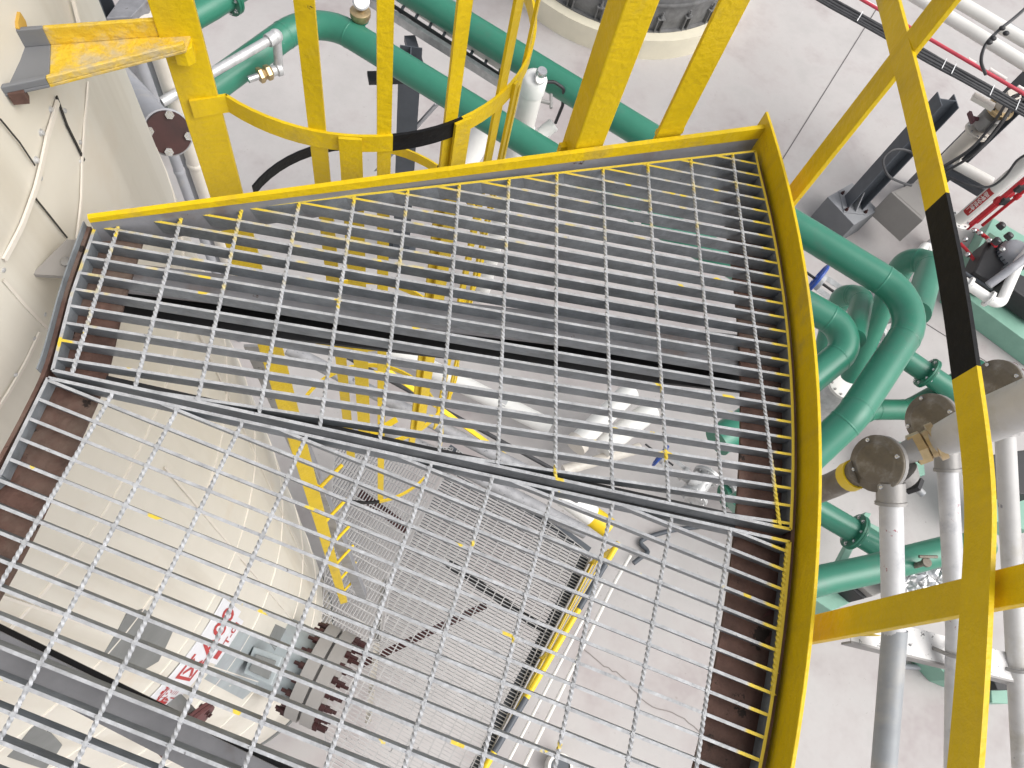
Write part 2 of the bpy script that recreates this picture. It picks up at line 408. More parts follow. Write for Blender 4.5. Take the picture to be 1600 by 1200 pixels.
tarc([(46,303),(72,335),(101,371)], .003, .001, 'dark', 'seam_gap')
tarc([(0,436),(36,478),(78,520)], .005, .002, 'trim', 'seam_gap')
bolts = MB()
for u, v in ((77,171),(63,207),(55,250),(60,278),(98,173),(122,222),(123,252),(32,346),(2,421),(67,490),(51,528),(22,585),(120,366)):
    p = tk(u, v); rn = V((p.x-TC.x,p.y-TC.y,0)).normalized(); bolts.lathe(p, rn, [(0,.006),(.002,.006),(.002,.0042),(.005,.0038),(.006,.002)], 10)
bolts.each('cladding_screw', M['galvp'], tank)
# lower cladding seams seen down through the gratings
def tank_vseam(u, v, z0, z1, m='trim', wdt=.006):
    th = tth(tk(u, v)); p = tpt(th, z0, TR+.005); q = tpt(th, z1, TR+.005)
    return MB().beam(p, q, .004, wdt, V((0,0,1)) if False else V((-math.sin(th),math.cos(th),0))).build('seam_strip', M[m], tank)
for (u, v) in ((230,700),(420,760),(240,1010)):
    tank_vseam(u, v, -.5-random.random(), -3.5-random.random()*2)
for z in (-.72,-1.35,-2.0,-3.0,-4.2,-5.4):
    mb = MB(); mb.sweep([tpt(2*math.pi*k/96, z, TR+.004) for k in range(96)], [(-.003,-.004),(.003,-.004),(.003,.004),(-.003,.004)], closed=True, smooth=False, up=V((0,0,1)))
    mb.build('seam_strip', M['trim'], tank)
# paint run and stains by the bracket
def tank_patch(pts, m, name='stain', r=TR+.0035, t=.002):
    q = [tk(u, v) for u, v in pts]; ths = [tth(p) for p in q]; zs_ = [p.z for p in q]
    c = sum(q, V())/len(q); rn = V((c.x-TC.x,c.y-TC.y,0)).normalized()
    # subdivide each edge and fan from the middle so that the patch hugs the curve
    ring_ = []
    for i in range(len(q)):
        j = (i+1)%len(q)
        for k in range(4):
            f = k/4; ring_.append((ths[i]*(1-f)+ths[j]*f, zs_[i]*(1-f)+zs_[j]*f))
    cth = sum(x for x,_ in ring_)/len(ring_); cz = sum(y for _,y in ring_)/len(ring_)
    vs = []; fs = []; n = len(ring_); lv = (1,.66,.33)
    for s_ in lv:
        for th, z in ring_: vs.append(tpt(cth+(th-cth)*s_, cz+(z-cz)*s_, r+t))
    for th, z in ring_: vs.append(tpt(th, z, r-.003))
    vs.append(tpt(cth, cz, r+t)); ce = len(vs)-1
    for i in range(n):
        j = (i+1)%n
        for L_ in range(2): fs.append((L_*n+i, L_*n+j, (L_+1)*n+j, (L_+1)*n+i))
        fs.append((2*n+i, 2*n+j, ce)); fs.append((3*n+i, 3*n+j, j, i))
    return MB().add(vs, fs).build(name, m, tank)
tank_patch([(25,18),(29,24),(34,32),(36,40),(34,47),(28,50),(23,44),(22,34)], M['ochre'])

# red lettered sign stuck round the tank
sg = thing('tank_sign', 'white sign strip with large red characters stuck low on the cream tank', 'sign', tk(300,1030))
p0, p1 = tk(268,1088), tk(352,948); zt_, zb_ = tk(330,940).z, tk(372,965).z
zc_ = (tk(300,1015).z+tk(322,1032).z)/2; hh = abs(tk(300,1015).z-tk(322,1032).z)*.62
t0, t1 = tth(tk(262,1110)), tth(tk(356,940))
def on_tank_strip(ta, tb, z0, z1, r, mb, n=12, mi=0):
    vs = []; fs = []
    for i in range(n+1):
        th = ta+(tb-ta)*i/n; vs += [tpt(th,z0,r),tpt(th,z1,r),tpt(th,z1,r-.004),tpt(th,z0,r-.004)]
    for i in range(n):
        for k in range(4): l=(k+1)%4; fs.append((i*4+k,i*4+l,i*4+4+l,i*4+4+k))
    fs += [(0,1,2,3),(n*4+3,n*4+2,n*4+1,n*4)]
    mb.add(vs, fs, False, mi)
mb = MB(); on_tank_strip(t0, t1, zc_-hh, zc_+hh, TR+.009, mb); mb.build('sign_film', M['sign'], sg)
def text_mesh(s, size=1):
    cu = bpy.data.curves.new('text', 'FONT'); cu.body = s; cu.size = size; cu.resolution_u = 3; cu.offset = .018
    ob = bpy.data.objects.new('text', cu); C.objects.link(ob); bpy.context.view_layer.update()
    dg = bpy.context.evaluated_depsgraph_get(); me = bpy.data.meshes.new_from_object(ob.evaluated_get(dg))
    vs = [v.co.copy() for v in me.vertices]; fs = [list(p.vertices) for p in me.polygons]
    bpy.data.objects.remove(ob); bpy.data.curves.remove(cu); bpy.data.meshes.remove(me)
    return vs, fs
def text_on_tank(s, ta, tb, z0, z1, m, parent, r):
    vs, fs = text_mesh(s); xs = [v.x for v in vs]; ys = [v.y for v in vs]
    out = [tpt(ta+(tb-ta)*(v.x-min(xs))/(max(xs)-min(xs)), z0+(z1-z0)*(v.y-min(ys))/(max(ys)-min(ys)), r) for v in vs]
    return MB().add(out, fs).build('lettering', m, parent)
text_on_tank('罐区A00', t0+(t1-t0)*.03, t0+(t1-t0)*.97, zc_-hh*.62, zc_+hh*.72, M['redtxt'], sg, TR+.0105)
s2 = thing('small_tank_label', 'small white label with fine red print just below the big red lettering', 'label', tk(360,985))
q0, q1 = tth(tk(330,1035)), tth(tk(372,965)); zc2 = tk(352,1000).z
mb = MB(); on_tank_strip(q0, q1, zc2-hh*.5, zc2+hh*.45, TR+.009, mb); mb.build('label_film', M['sign'], s2)
text_on_tank('■ T-01', q0+(q1-q0)*.1, q0+(q1-q0)*.9, zc2-hh*.2, zc2+hh*.25, M['redtxt'], s2, TR+.0105)
# grey bare patches of the tank
tank_patch([(196,958),(224,950),(246,972),(268,986),(246,1032),(222,1046),(160,1020)], M['patch'], 'bare_patch')
tank_patch([(372,985),(410,1000),(432,1012),(408,1064),(378,1092),(318,1060)], M['patchb'], 'bare_patch')
tank_patch([(430,975),(462,990),(455,1020),(436,1030),(418,1000)], M['patch'], 'bare_patch')
tank_patch([(52,1130),(80,1145),(96,1162),(70,1200),(10,1180)], M['patch'], 'bare_patch')
# bolted manway low on the tank
pm = tk(455,1085); rn = V((pm.x-TC.x,pm.y-TC.y,0)).normalized()
mw = thing('tank_manway', 'bolted round manway with a split grey rim and rusty studs low on the cream tank', 'manway', at(482,1046,5.3))
ctr = at(482,1046,5.3); thm = tth(ctr); rn = V((math.cos(thm), math.sin(thm), 0)); tv = V((-math.sin(thm), math.cos(thm), 0))
out_ = (ctr.xy-TC).length-TR; cm = tpt(thm, ctr.z, TR)
MB().lathe(cm-rn*.03, rn, [(0,.24),(out_+.03,.24)], 36).build('neck', M['patchb'], mw)
cvr = MB().lathe(cm+rn*out_, rn, [(0,.31),(.085,.31),(.087,.27),(.103,.27),(.105,.31),(.19,.31)], 44).build('cover', M['boxgrey'], mw)
b = MB()
for k in range(20):
    a = 2*math.pi*k/20; p = cm+rn*(out_-.07)+(tv*math.cos(a)+V((0,0,1))*math.sin(a))*.285
    b.lathe(p, rn, [(0,.012),(.035,.012),(.035,.022),(.068,.022)], 6, False).lathe(p+rn*.262, rn, [(0,.024),(.03,.024),(.03,.013),(.085,.013)], 6, False)
b.each('stud', M['rustdisc'], mw)
th2 = tth(tk(330,1110)); c2 = tpt(th2, -2.5, TR); rn2 = V((math.cos(th2), math.sin(th2), 0))
nz2 = thing('tank_nozzle', 'short stub nozzle with a dark rust red flange on the tank below the sign', 'nozzle', c2)
MB().lathe(c2-rn2*.02, rn2, [(0,.075),(.12,.075)], 20).build('stub', M['patch'], nz2)
flange(nz2, c2+rn2*.13, rn2, .13, .016, M['rust2'], 8, M['rustdisc'])

gbx = thing('grey_terminal_box', 'blue grey box with a dark lid fixed beside the tank just above the round manway', 'box', at(425,1050,4.4))
MB().prism(P((396,1010,4.3),(442,1026,4.3),(424,1072,4.3),(380,1052,4.3)), (0,0,-.30)).build('case', M['patchb'], gbx, .006)
MB().prism(P((400,1022,4.295),(432,1033,4.295),(420,1062,4.295),(389,1048,4.295)), (0,0,.012)).build('lid', M['patch'], gbx, .003)
# ------------------------------------------------------------------ gratings
OC = V((-1.796,.843)); OR = 2.494
def g2(u, v, h=CAMZ): p = at(u, v, h); return V((p.x, p.y))
def oarc(p, q, n, r=OR, c=OC):
    a0 = math.atan2(p.y-c.y, p.x-c.x); a1 = math.atan2(q.y-c.y, q.x-c.x)
    return [V((c.x+r*math.cos(a0+(a1-a0)*i/n), c.y+r*math.sin(a0+(a1-a0)*i/n))) for i in range(n+1)]
def clip(poly, p, d):            # parameters where the line p+t*d lies inside the polygon
    ts = []
    for i in range(len(poly)):
        a, b = poly[i], poly[(i+1)%len(poly)]; e = b-a; den = d.x*e.y-d.y*e.x
        if abs(den) < 1e-9: continue
        t = ((a.x-p.x)*e.y-(a.y-p.y)*e.x)/den; s = ((a.x-p.x)*d.y-(a.y-p.y)*d.x)/den
        if 0 <= s < 1: ts.append(t)
    ts.sort(); return [(ts[i], ts[i+1]) for i in range(0, len(ts)-1, 2)]
def bar(mb, a, b, t, dep, ztop, lean=0):           # upright flat, worn top as slot 1
    d = (b-a).normalized(); s = V((-d.y, d.x))*t/2; c = .0006
    pts = []
    lo_ = V((-d.y, d.x))*lean*dep
    for q in (a, b):
        pts += [V((*(q-s+lo_),ztop-dep)), V((*(q+s+lo_),ztop-dep)), V((*(q+s),ztop)), V((*(q-s),ztop))]
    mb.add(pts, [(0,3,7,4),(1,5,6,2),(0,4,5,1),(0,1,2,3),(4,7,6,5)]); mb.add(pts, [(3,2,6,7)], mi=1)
def rod(mb, a, b, sd_, z, tw, ztop=0, seg=.0026):
    L = (b-a).length; n = max(2, int(L/seg)); d = (b-a).normalized()
    pts = [V((*(a+(b-a)*i/n), z)) for i in range(n+1)]
    rr = sd_*.60
    def prof(i):
        ph = tw*i*L/n
        return [(rr*math.cos(ph+k*math.pi/2), rr*math.sin(ph+k*math.pi/2)) for k in range(4)]
    mb.sweep(pts, prof, smooth=False, up=V((0,0,1)))
def grating(root, poly, ang_b, pitch_b, ph_b, ang_r, pitch_r, ph_r, z=0, t=.0046, dep=.032, side=None, top=None, rods=True, rod_s=.0058, twist=True, band=.005, lean=0):
    db = V((math.cos(R_(ang_b)), math.sin(R_(ang_b)))); nb = V((-db.y, db.x))
    dr = V((math.cos(R_(ang_r)), math.sin(R_(ang_r)))); nr = V((dr.y, -dr.x))
    mb = MB(); bars = []
    lo = min(p.dot(nb) for p in poly); hi = max(p.dot(nb) for p in poly)
    k = math.ceil((lo-ph_b.dot(nb))/pitch_b)
    while ph_b.dot(nb)+k*pitch_b < hi:
        o = nb*(ph_b.dot(nb)+k*pitch_b)
        for a, b in clip(poly, o, db):
            if b-a > .01: bar(mb, o+db*(a+.001), o+db*(b-.001), t, dep-.001, z-.0006, lean); bars.append(o)
        k += 1
    mb.build('bearing_bars', [side, top], root)
    mr = MB(); wl = MB()
    lo = min(p.dot(nr) for p in poly); hi = max(p.dot(nr) for p in poly)
    k = math.ceil((lo-ph_r.dot(nr))/pitch_r)
    while ph_r.dot(nr)+k*pitch_r < hi:
        o = nr*(ph_r.dot(nr)+k*pitch_r)
        for a, b in clip(poly, o, dr):
            if b-a > .01:
                if twist: rod(mr, o+dr*(a+.002), o+dr*(b-.002), rod_s, z-.0022, 190)
                else: bar(mr, o+dr*a, o+dr*b, rod_s, rod_s, z+.0004)
                if twist:
                    for ob in bars:
                        # fused weld at each crossing
                        den = dr.x*db.y-dr.y*db.x; tt = ((ob.x-o.x)*db.y-(ob.y-o.y)*db.x)/den
                        if a+.004 < tt < b-.004:
                            c = o+dr*tt; vs = []; m_ = 12
                            for j in range(m_):
                                an = 2*math.pi*j/m_; rr = .0030+.0040*abs(math.cos(2*an))**6
                                vs.append(V((*(c+(db*math.cos(an)+nb*math.sin(an))*rr), z-.0008)))
                            for j in range(m_):
                                an = 2*math.pi*j/m_; vs.append(V((*(c+(db*math.cos(an)+nb*math.sin(an))*.0035), z+.0006)))
                            mr.add(vs, [(j,(j+1)%m_,m_+(j+1)%m_,m_+j) for j in range(m_)]+[tuple(m_+j for j in range(m_))], True, 1)
        k += 1
    mr.build('cross_rods', [top if twist else side, top], root)
    bd = MB(); n = len(poly)
    for i in range(n): bar(bd, poly[i], poly[(i+1)%n], band, dep, z)
    bd.build('edge_band', [side, top], root)
gA, gB = g2(150,350), g2(1180,236)
up_poly = [gA] + oarc(gB, g2(1239,828), 14) + [g2(82,578), g2(112,460)]
up_poly[1] = gB
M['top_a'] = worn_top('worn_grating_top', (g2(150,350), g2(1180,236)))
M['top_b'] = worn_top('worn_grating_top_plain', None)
gr1 = thing('platform_grating', 'far wedge of worn galvanised floor grating against the yellow end plate', 'grating', (0.05,.7,-.03), 'floor gratings of the upper platform')
ph_r = (g2(718,285)+g2(692,628))/2
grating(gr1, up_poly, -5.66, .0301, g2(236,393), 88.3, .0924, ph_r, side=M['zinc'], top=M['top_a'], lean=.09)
low_arc_end = g2(1180,1260)
AE = math.atan2(low_arc_end.y-OC.y, low_arc_end.x-OC.x)-.20
out_end = V((OC.x+OR*math.cos(AE), OC.y+OR*math.sin(AE)))
lp = [g2(75,590)] + oarc(g2(1232,846), out_end, 20) + [V((TC.x+1.40*math.cos(R_(a_)), TC.y+1.40*math.sin(R_(a_)))) for a_ in (-48, -42, -36, -30)] + [g2(0,742)]
gr2 = thing('platform_grating', 'near wedge of worn galvanised floor grating lying closest to the viewer', 'grating', (0,.1,-.03), 'floor gratings of the upper platform')
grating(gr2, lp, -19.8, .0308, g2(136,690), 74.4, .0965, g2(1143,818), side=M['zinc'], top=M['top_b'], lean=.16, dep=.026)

# ------------------------------------------------------------------ steel under the gratings
def ring_plate(c, r0, r1, a0, a1, z0, z1, n=40):
    vs = []; fs = []
    for i in range(n+1):
        a = a0+(a1-a0)*i/n; ca, sa = math.cos(a), math.sin(a)
        vs += [V((c.x+r0*ca,c.y+r0*sa,z0)),V((c.x+r1*ca,c.y+r1*sa,z0)),V((c.x+r1*ca,c.y+r1*sa,z1)),V((c.x+r0*ca,c.y+r0*sa,z1))]
    for i in range(n):
        for k in range(4): l=(k+1)%4; fs.append((i*4+k,i*4+l,i*4+4+l,i*4+4+k))
    fs += [(3,2,1,0),(n*4,n*4+1,n*4+2,n*4+3)]
    return vs, fs
ro = thing('outer_ring_beam', 'curved rusty brown channel carrying the outer ends of the gratings', 'ring beam', (.65,.5,-.1))
aa0 = math.atan2(gB.y-OC.y, gB.x-OC.x)-.004; aa1 = AE-.03
MB().add(*ring_plate(OC, OR-.078, OR+.004, aa0, aa1, -.041, -.034)).build('top_flange', M['rust'], ro)
MB().add(*ring_plate(OC, OR+.004, OR+.010, aa0, aa1, -.115, -.006)).build('web', M['rust'], ro)
MB().add(*ring_plate(OC, OR-.030, OR+.004, aa0, aa1, -.115, -.108)).build('bottom_flange', M['rust'], ro)
ri = thing('inner_ring_beam', 'rusty inner ring angle following the cream tank under the gratings', 'ring beam', (-.55,.5,-.1))
ipts = [g2(141,352,1.088), g2(107,450,1.088), g2(75,566,1.088), g2(40,643,1.088), g2(-2,722,1.088), g2(-62,836,1.088), g2(-142,966,1.088)]
isp = [V((p.x,p.y)) for p in spline([V((p.x,p.y,0)) for p in ipts], 6)]
def offset(pts, d):
    out = []
    for i in range(len(pts)):
        t = (pts[min(i+1,len(pts)-1)]-pts[max(i-1,0)]).normalized(); out.append(pts[i]+V((-t.y,t.x))*d)
    return out
def strip(pa, pb, z0, z1):
    vs = []; fs = []; n = len(pa)
    for a, b in zip(pa, pb): vs += [V((a.x,a.y,z0)),V((b.x,b.y,z0)),V((b.x,b.y,z1)),V((a.x,a.y,z1))]
    for i in range(n-1):
        for k in range(4): l=(k+1)%4; fs.append((i*4+k,i*4+l,i*4+4+l,i*4+4+k))
    fs += [(3,2,1,0),tuple((n-1)*4+k for k in range(4))]
    return vs, fs
MB().add(*strip(isp, offset(isp, .075), -.041, -.034)).build('top_flange', M['rust'], ri)
MB().add(*strip(offset(isp, -.006), isp, -.10, -.012)).build('web', [M['rust']], ri)
n6 = 14
MB().add(*strip(offset(isp, -.0085)[:n6], offset(isp, -.0062)[:n6], -.07, .001)).build('bare_zinc_edge', M['zinc'], ri)

def channel(name, label, near_a, near_b, far_a, far_b, z, dep, group=None, m='beam'):
    """channel beam given the two edges of its upper flange; open side towards the near edge"""
    root = thing(name, label, 'beam', V(((near_a.x+near_b.x)/2,(near_a.y+near_b.y)/2,z-dep)), group)
    def pl(n): return MB().prism(n, (0,0,.007))
    q = [V((*p,z-.007)) for p in (near_a, near_b, far_b, far_a)]
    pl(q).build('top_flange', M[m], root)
    q2 = [p+V((0,0,-dep+.007)) for p in q]; pl(q2).build('bottom_flange', M['steel_bl'], root)  # black colour stands in for the shade inside the open channel
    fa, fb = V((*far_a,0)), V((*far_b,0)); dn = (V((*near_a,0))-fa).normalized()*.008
    MB().prism([fa+V((0,0,z-dep+.007)), fb+V((0,0,z-dep+.007)), fb+dn+V((0,0,z-dep+.007)), fa+dn+V((0,0,z-dep+.007))], (0,0,dep-.0142)).build('web', M['steel_bl'], root)  # web blackened too: interior shade put into its colour
    return root
hb = CAMZ+.042
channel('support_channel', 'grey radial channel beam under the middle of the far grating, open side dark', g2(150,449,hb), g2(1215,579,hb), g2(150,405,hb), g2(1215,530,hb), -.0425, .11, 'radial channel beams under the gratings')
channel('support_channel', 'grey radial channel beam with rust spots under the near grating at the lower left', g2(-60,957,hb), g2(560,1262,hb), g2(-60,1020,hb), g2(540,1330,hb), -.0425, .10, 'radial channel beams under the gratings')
sm = thing('joint_bar', 'dark flat bar under the joint between the two gratings', 'beam', at(760,725,1.12))
j0, j1 = g2(120,592,1.118), g2(1246,838,1.118)
MB().beam(V((j0.x,j0.y,-.0385)), V((j1.x,j1.y,-.0385)), .030, .006).build('flat', M['steel_bl'], sm)
# grey bracket from the tank to the inner edge
bk = thing('tank_bracket', 'small grey painted flat bracket joining the tank to the platform edge', 'bracket', at(90,410,1.12))
tp = tk(72,400).z
MB().prism([at(104,374,1.12), at(70,430,1.12)+V((-.02,0,0)), at(112,432,1.12), at(140,376,1.12)], (0,0,-.008)).build('plate', M['boxgrey'], bk)
q = at(104,410,1.12); MB().lathe(q, (0,0,1), [(0,.009),(.004,.009),(.006,.006)], 8).build('bolt', M['boxg'], bk)

# ------------------------------------------------------------------ toe plates, posts and knee rail
gd = thing('curved_guardrail', 'yellow curved guardrail with black striped knee rail along the outer platform edge', 'guardrail', (.7,.5,-.05))
ta0 = math.atan2(gB.y+.06-OC.y, gB.x-OC.x); ta1 = aa1
MB().add(*ring_plate(OC, OR+.017, OR+.023, ta0, ta1, -.050, .050, 60)).build('toe_plate', [M['yellow']], gd, .001)
KC = V((-1.796,.843)); 
kr_px = [(1330,-160),(1362,-80),(1388,0),(1437,195),(1480,395),(1507,565),(1530,760),(1526,940),(1508,1200),(1490,1300)]
HK = .735
kw = [V((*g2(u, v, HK),CAMZ-HK)) for u, v in kr_px]
ka = math.atan2(kw[-1].y-OC.y, kw[-1].x-OC.x); kr_ = (kw[-1].xy-OC).length
kw += [V((OC.x+kr_*math.cos(ka-k*.05), OC.y+kr_*math.sin(ka-k*.05), CAMZ-HK)) for k in range(1, 4)]
kp = spline(kw, 10)
blk = []
for p in kp[:-1]:
    a = at(1480,318,HK); b = at(1505,572,HK); blk.append(1 if b.y < p.y < a.y else 0)
MB().sweep(kp, [(-.003,-.022),(.003,-.022),(.003,.022),(-.003,.022)], smooth=False, up=V((0,0,1)), mis=blk+[0]).build('knee_rail', [M['yellow'], M['black']], gd)
for (u, v) in ((1238,300),(1272,974)):
    p = g2(u, v, CAMZ); p = OC+(p-OC).normalized()*(OR+.068); rn = (p-OC).normalized(); tn = V((-rn.y, rn.x))
    MB().obox(V((p.x,p.y,.5)), V((*tn,0))*.0215, V((*rn,0))*.005, V((0,0,.555))).build('post', M['yellow'], gd, .0012)
MB().sweep([V((OC.x+(OR+.058)*math.cos(a_), OC.y+(OR+.058)*math.sin(a_), 1.02)) for a_ in [ta0+(ta1-ta0)*i/40 for i in range(41)]], [(-.003,-.02),(.003,-.02),(.003,.02),(-.003,.02)], smooth=False, up=V((0,0,1))).build('top_rail', M['yellow'], gd)

eg = thing('end_guardrail', 'yellow straight end plate and upright posts closing the far end of the platform', 'guardrail', (.1,.95,-.05))
eA, eB = at(140,344,1.06), at(1192,205,1.06); eA.z = eB.z = 0
ed = (eB-eA).normalized(); en = V((-ed.y, ed.x, 0))
MB().obox((eA+eB)/2+V((0,0,-.012)), ed*((eB-eA).length/2), en*.004, V((0,0,.038))).build('lower_web', M['beam'], eg)
q0 = (eA+eB)/2
# painted cap angle: widens towards the outer corner
mb = MB(); 
a1_, b1_ = eA-en*.0045, eB-en*.0045
mb.add([a1_+V((0,0,.019)), b1_+V((0,0,.004)), b1_+V((0,0,.034)), a1_+V((0,0,.030)), a1_+en*.009+V((0,0,.0265)), b1_+en*.010+V((0,0,.0265)), b1_+en*.010+V((0,0,.034)), a1_+en*.009+V((0,0,.030))],
       [(0,1,2,3),(3,2,6,7),(5,4,7,6),(0,4,5,1),(0,3,7,4),(1,5,6,2)]); mb.build('painted_edge', M['yellow'], eg)
# square tube post and flat post
def upright(u0, v0, u1, v1, h, depth, z1, mb=None, z0=-.06):
    p, q = at(u0, v0, h), at(u1, v1, h); p.z = q.z = 0; d = q-p; n = V((-d.y, d.x, 0)).normalized()
    mb = mb or MB(); mb.prism([p+V((0,0,z0)), q+V((0,0,z0)), q+n*depth+V((0,0,z0)), p+n*depth+V((0,0,z0))], (0,0,z1-z0)); return mb
pp = thing('square_post', 'yellow square tube post standing at the far end plate', 'post', at(905,225,1.06))
p, q = at(899,232,1.05), at(944,225,1.05); p.z = q.z = 0; d = (q-p)
n = V((-d.y,d.x,0)).normalized()
lft = at(879,233,1.05); lft.z = 0
MB().prism([V((*p.xy,-.06)), V((*q.xy,-.06)), V((*(q+n*.045).xy,-.06)), V((*(p+n*.045-d.normalized()*.004).xy,-.06))], (0,0,1.15)).build('tube', M['yellow'], pp, .003)
MB().obox((p+q)/2+n*.03+V((0,0,-.03)), d*.75, n*.006, V((0,0,.04))).build('foot_plate', M['yellow'], pp)
fp = thing('flat_post', 'yellow flat bar post standing between the square post and the outer corner', 'post', at(1050,205,1.06))
upright(1026,213,1066,207,1.05,.007,1.12).build('bar', M['yellow'], fp, .001)
p = at(1026,208,1.05); q = at(1066,202,1.05); MB().beam(V((p.x,p.y,.03)), V((q.x,q.y,.03)), .012, .012).build('weld', M['yellow'], fp)

# ------------------------------------------------------------------ hooped safety cage
cg = thing('safety_cage', 'yellow hooped ladder cage with black striped hoops beyond the end plate', 'ladder cage', at(600,-30,1.15))
HC = 1.03; cc = V((-.140,1.284,CAMZ-HC)); RC = .356
def hoop(z, a0, a1, blacks, r=RC, hh_=.019):
    n = 56; pts = [V((cc.x+r*math.cos(a0+(a1-a0)*i/n), cc.y+r*math.sin(a0+(a1-a0)*i/n), z)) for i in range(n+1)]
    mis = [1 if any(lo <= (a0+(a1-a0)*i/n)%(2*math.pi) <= hi for lo, hi in blacks) else 0 for i in range(n)]
    MB().sweep(pts, [(-.0028,-hh_),(.0028,-hh_),(.0028,hh_),(-.0028,hh_)], smooth=False, up=V((0,0,1)), mis=mis+[0]).build('hoop', [M['yellow'], M['black']], cg)
def cang(u, v, h): p = at(u, v, h); return math.atan2(p.y-cc.y, p.x-cc.x)%(2*math.pi)
b0, b1 = cang(592,220,HC), cang(708,196,HC)
ast = cang(352,165,HC)
hoop(CAMZ-HC, ast, ast+4.3, [(min(b0,b1), max(b0,b1))])
for k in range(1, 4):
    hoop(CAMZ-HC-.79*k, 2.75, 2.75-5.9 if k==1 else 2.75-5.9, [(.55,1.05),(1.55,2.75),(3.6,4.1)] if k == 1 else [(4.6,5.0)] if k%2 else [])
# strap joining the first hoop to the post
pst = at(300,166,HC); pe = at(358,158,HC)
MB().sweep([V((pst.x,pst.y-.006,CAMZ-HC)), V((pe.x,pe.y-.004,CAMZ-HC)), V((cc.x+RC*math.cos(ast), cc.y+RC*math.sin(ast), CAMZ-HC))], [(-.0028,-.019),(.0028,-.019),(.0028,.019),(-.0028,.019)], smooth=False, up=V((0,0,1))).build('hoop_lug', M['yellow'], cg)
for (u, v, wd, inner, ztop, zbot) in ((497,212,.030,1,1.2,-1.7),(601,224,.025,1,1.2,-2.3),(707,204,.027,1,1.2,-1.7),(784,152,.027,1,1.2,-1.7),(826,96,.025,1,1.2,-1.7),(548,222,.040,0,CAMZ-HC+.018,-1.5),(722,199,.036,0,CAMZ-HC+.018,-1.5),(798,137,.012,0,CAMZ-HC+.018,-1.5)):
    a = cang(u, v, HC); r = RC-.0062 if inner else RC+.0062
    p = V((cc.x+r*math.cos(a), cc.y+r*math.sin(a), (ztop+zbot)/2))
    MB().obox(p, V((-math.sin(a), math.cos(a), 0))*wd/2, V((math.cos(a), math.sin(a), 0))*.003, V((0,0,(ztop-zbot)/2))).build('vertical_strap', M['yellow'], cg)
# post of the cage
p, q = at(322,288,1.23), at(374,282,1.23); p.z = q.z = 0; d = (q-p); n = V((-d.y,d.x,0)).normalized(); dd = d.normalized()
zb = -5.9
mb = MB(); mb.prism([p+V((0,0,zb)), q+V((0,0,zb)), q+n*.008+V((0,0,zb)), p+n*.008+V((0,0,zb))], (0,0,1.3-zb))
q2 = q-dd*.008; mb.prism([q2+n*.0082+V((0,0,zb)), q+n*.0082+V((0,0,zb)), q+n*.036+V((0,0,zb)), q2+n*.036+V((0,0,zb))], (0,0,1.3-zb))
p2 = p+dd*.008; mb.prism([p+n*.0082+V((0,0,zb)), p2+n*.0082+V((0,0,zb)), p2+n*.036+V((0,0,zb)), p+n*.036+V((0,0,zb))], (0,0,1.3-zb))
mb.build('post', M['yellow'], cg, .0015)
for k in range(6):
    z = -2.4-.6*k; c = (p+q)/2
    MB().tube([c+n*.02+V((0,0,z)), c+n*.02+dd*.02+V((0,0,z)), c+dd*.16+n*.12+V((0,0,z))], .010, 10).build('step_iron', M['yellow'], cg)

# trough bracket from the tank to the post
br = thing('wall_bracket', 'dusty yellow channel bracket with grey end running from the tank to the cage post', 'bracket', at(160,90,.95))
hB = .885
a0_, a1_ = at(24,70,hB), at(300,48,hB); b0_, b1_ = at(22,146,hB), at(290,78,hB)
f0, f1 = a0_, a1_
gx = .19                              # share of the length left in bare grey
def lerp(a, b, f): return a+(b-a)*f
def trough(fa, fb, m, name, ext0=0):
    P0, P1 = lerp(a0_, a1_, fa), lerp(a0_, a1_, fb); Q0, Q1 = lerp(b0_, b1_, fa), lerp(b0_, b1_, fb)
    if ext0: 
        dP = (P1-P0).normalized()*ext0; P0 = P0-dP; Q0 = Q0-dP*.8
    mb = MB(); w_ = (P0-Q0).normalized()
    mb.prism([P0, P1, Q1, Q0], (0,0,-.006))
    mb.prism([P0, P1, P1-w_*.007, P0-w_*.007], (0,0,.030))
    mb.prism([Q0, Q1, Q1+w_*.007, Q0+w_*.007], (0,0,.012))
    return mb.build(name, m, br, .0015)
trough(0, gx, M['plinth'], 'bare_end', .02); trough(gx, 1, M['yellow_old'], 'channel')
p = lerp(b0_, b1_, .02); MB().obox(p+V((-.004,.004,-.010)), V((.010,.003,0)), V((-.002,.007,0)), V((0,0,.010))).build('rusty_tab', M['rust'], br)
p3 = at(250,62,.93); p4 = at(262,92,.93)
pl = at(300,20,.93); 
MB().prism([at(262,22,.89), at(302,16,.89), at(300,74,.89), at(288,80,.89), at(270,78,.89)], (0,0,-.03)).build('end_plate', M['yellow'], br, .001)

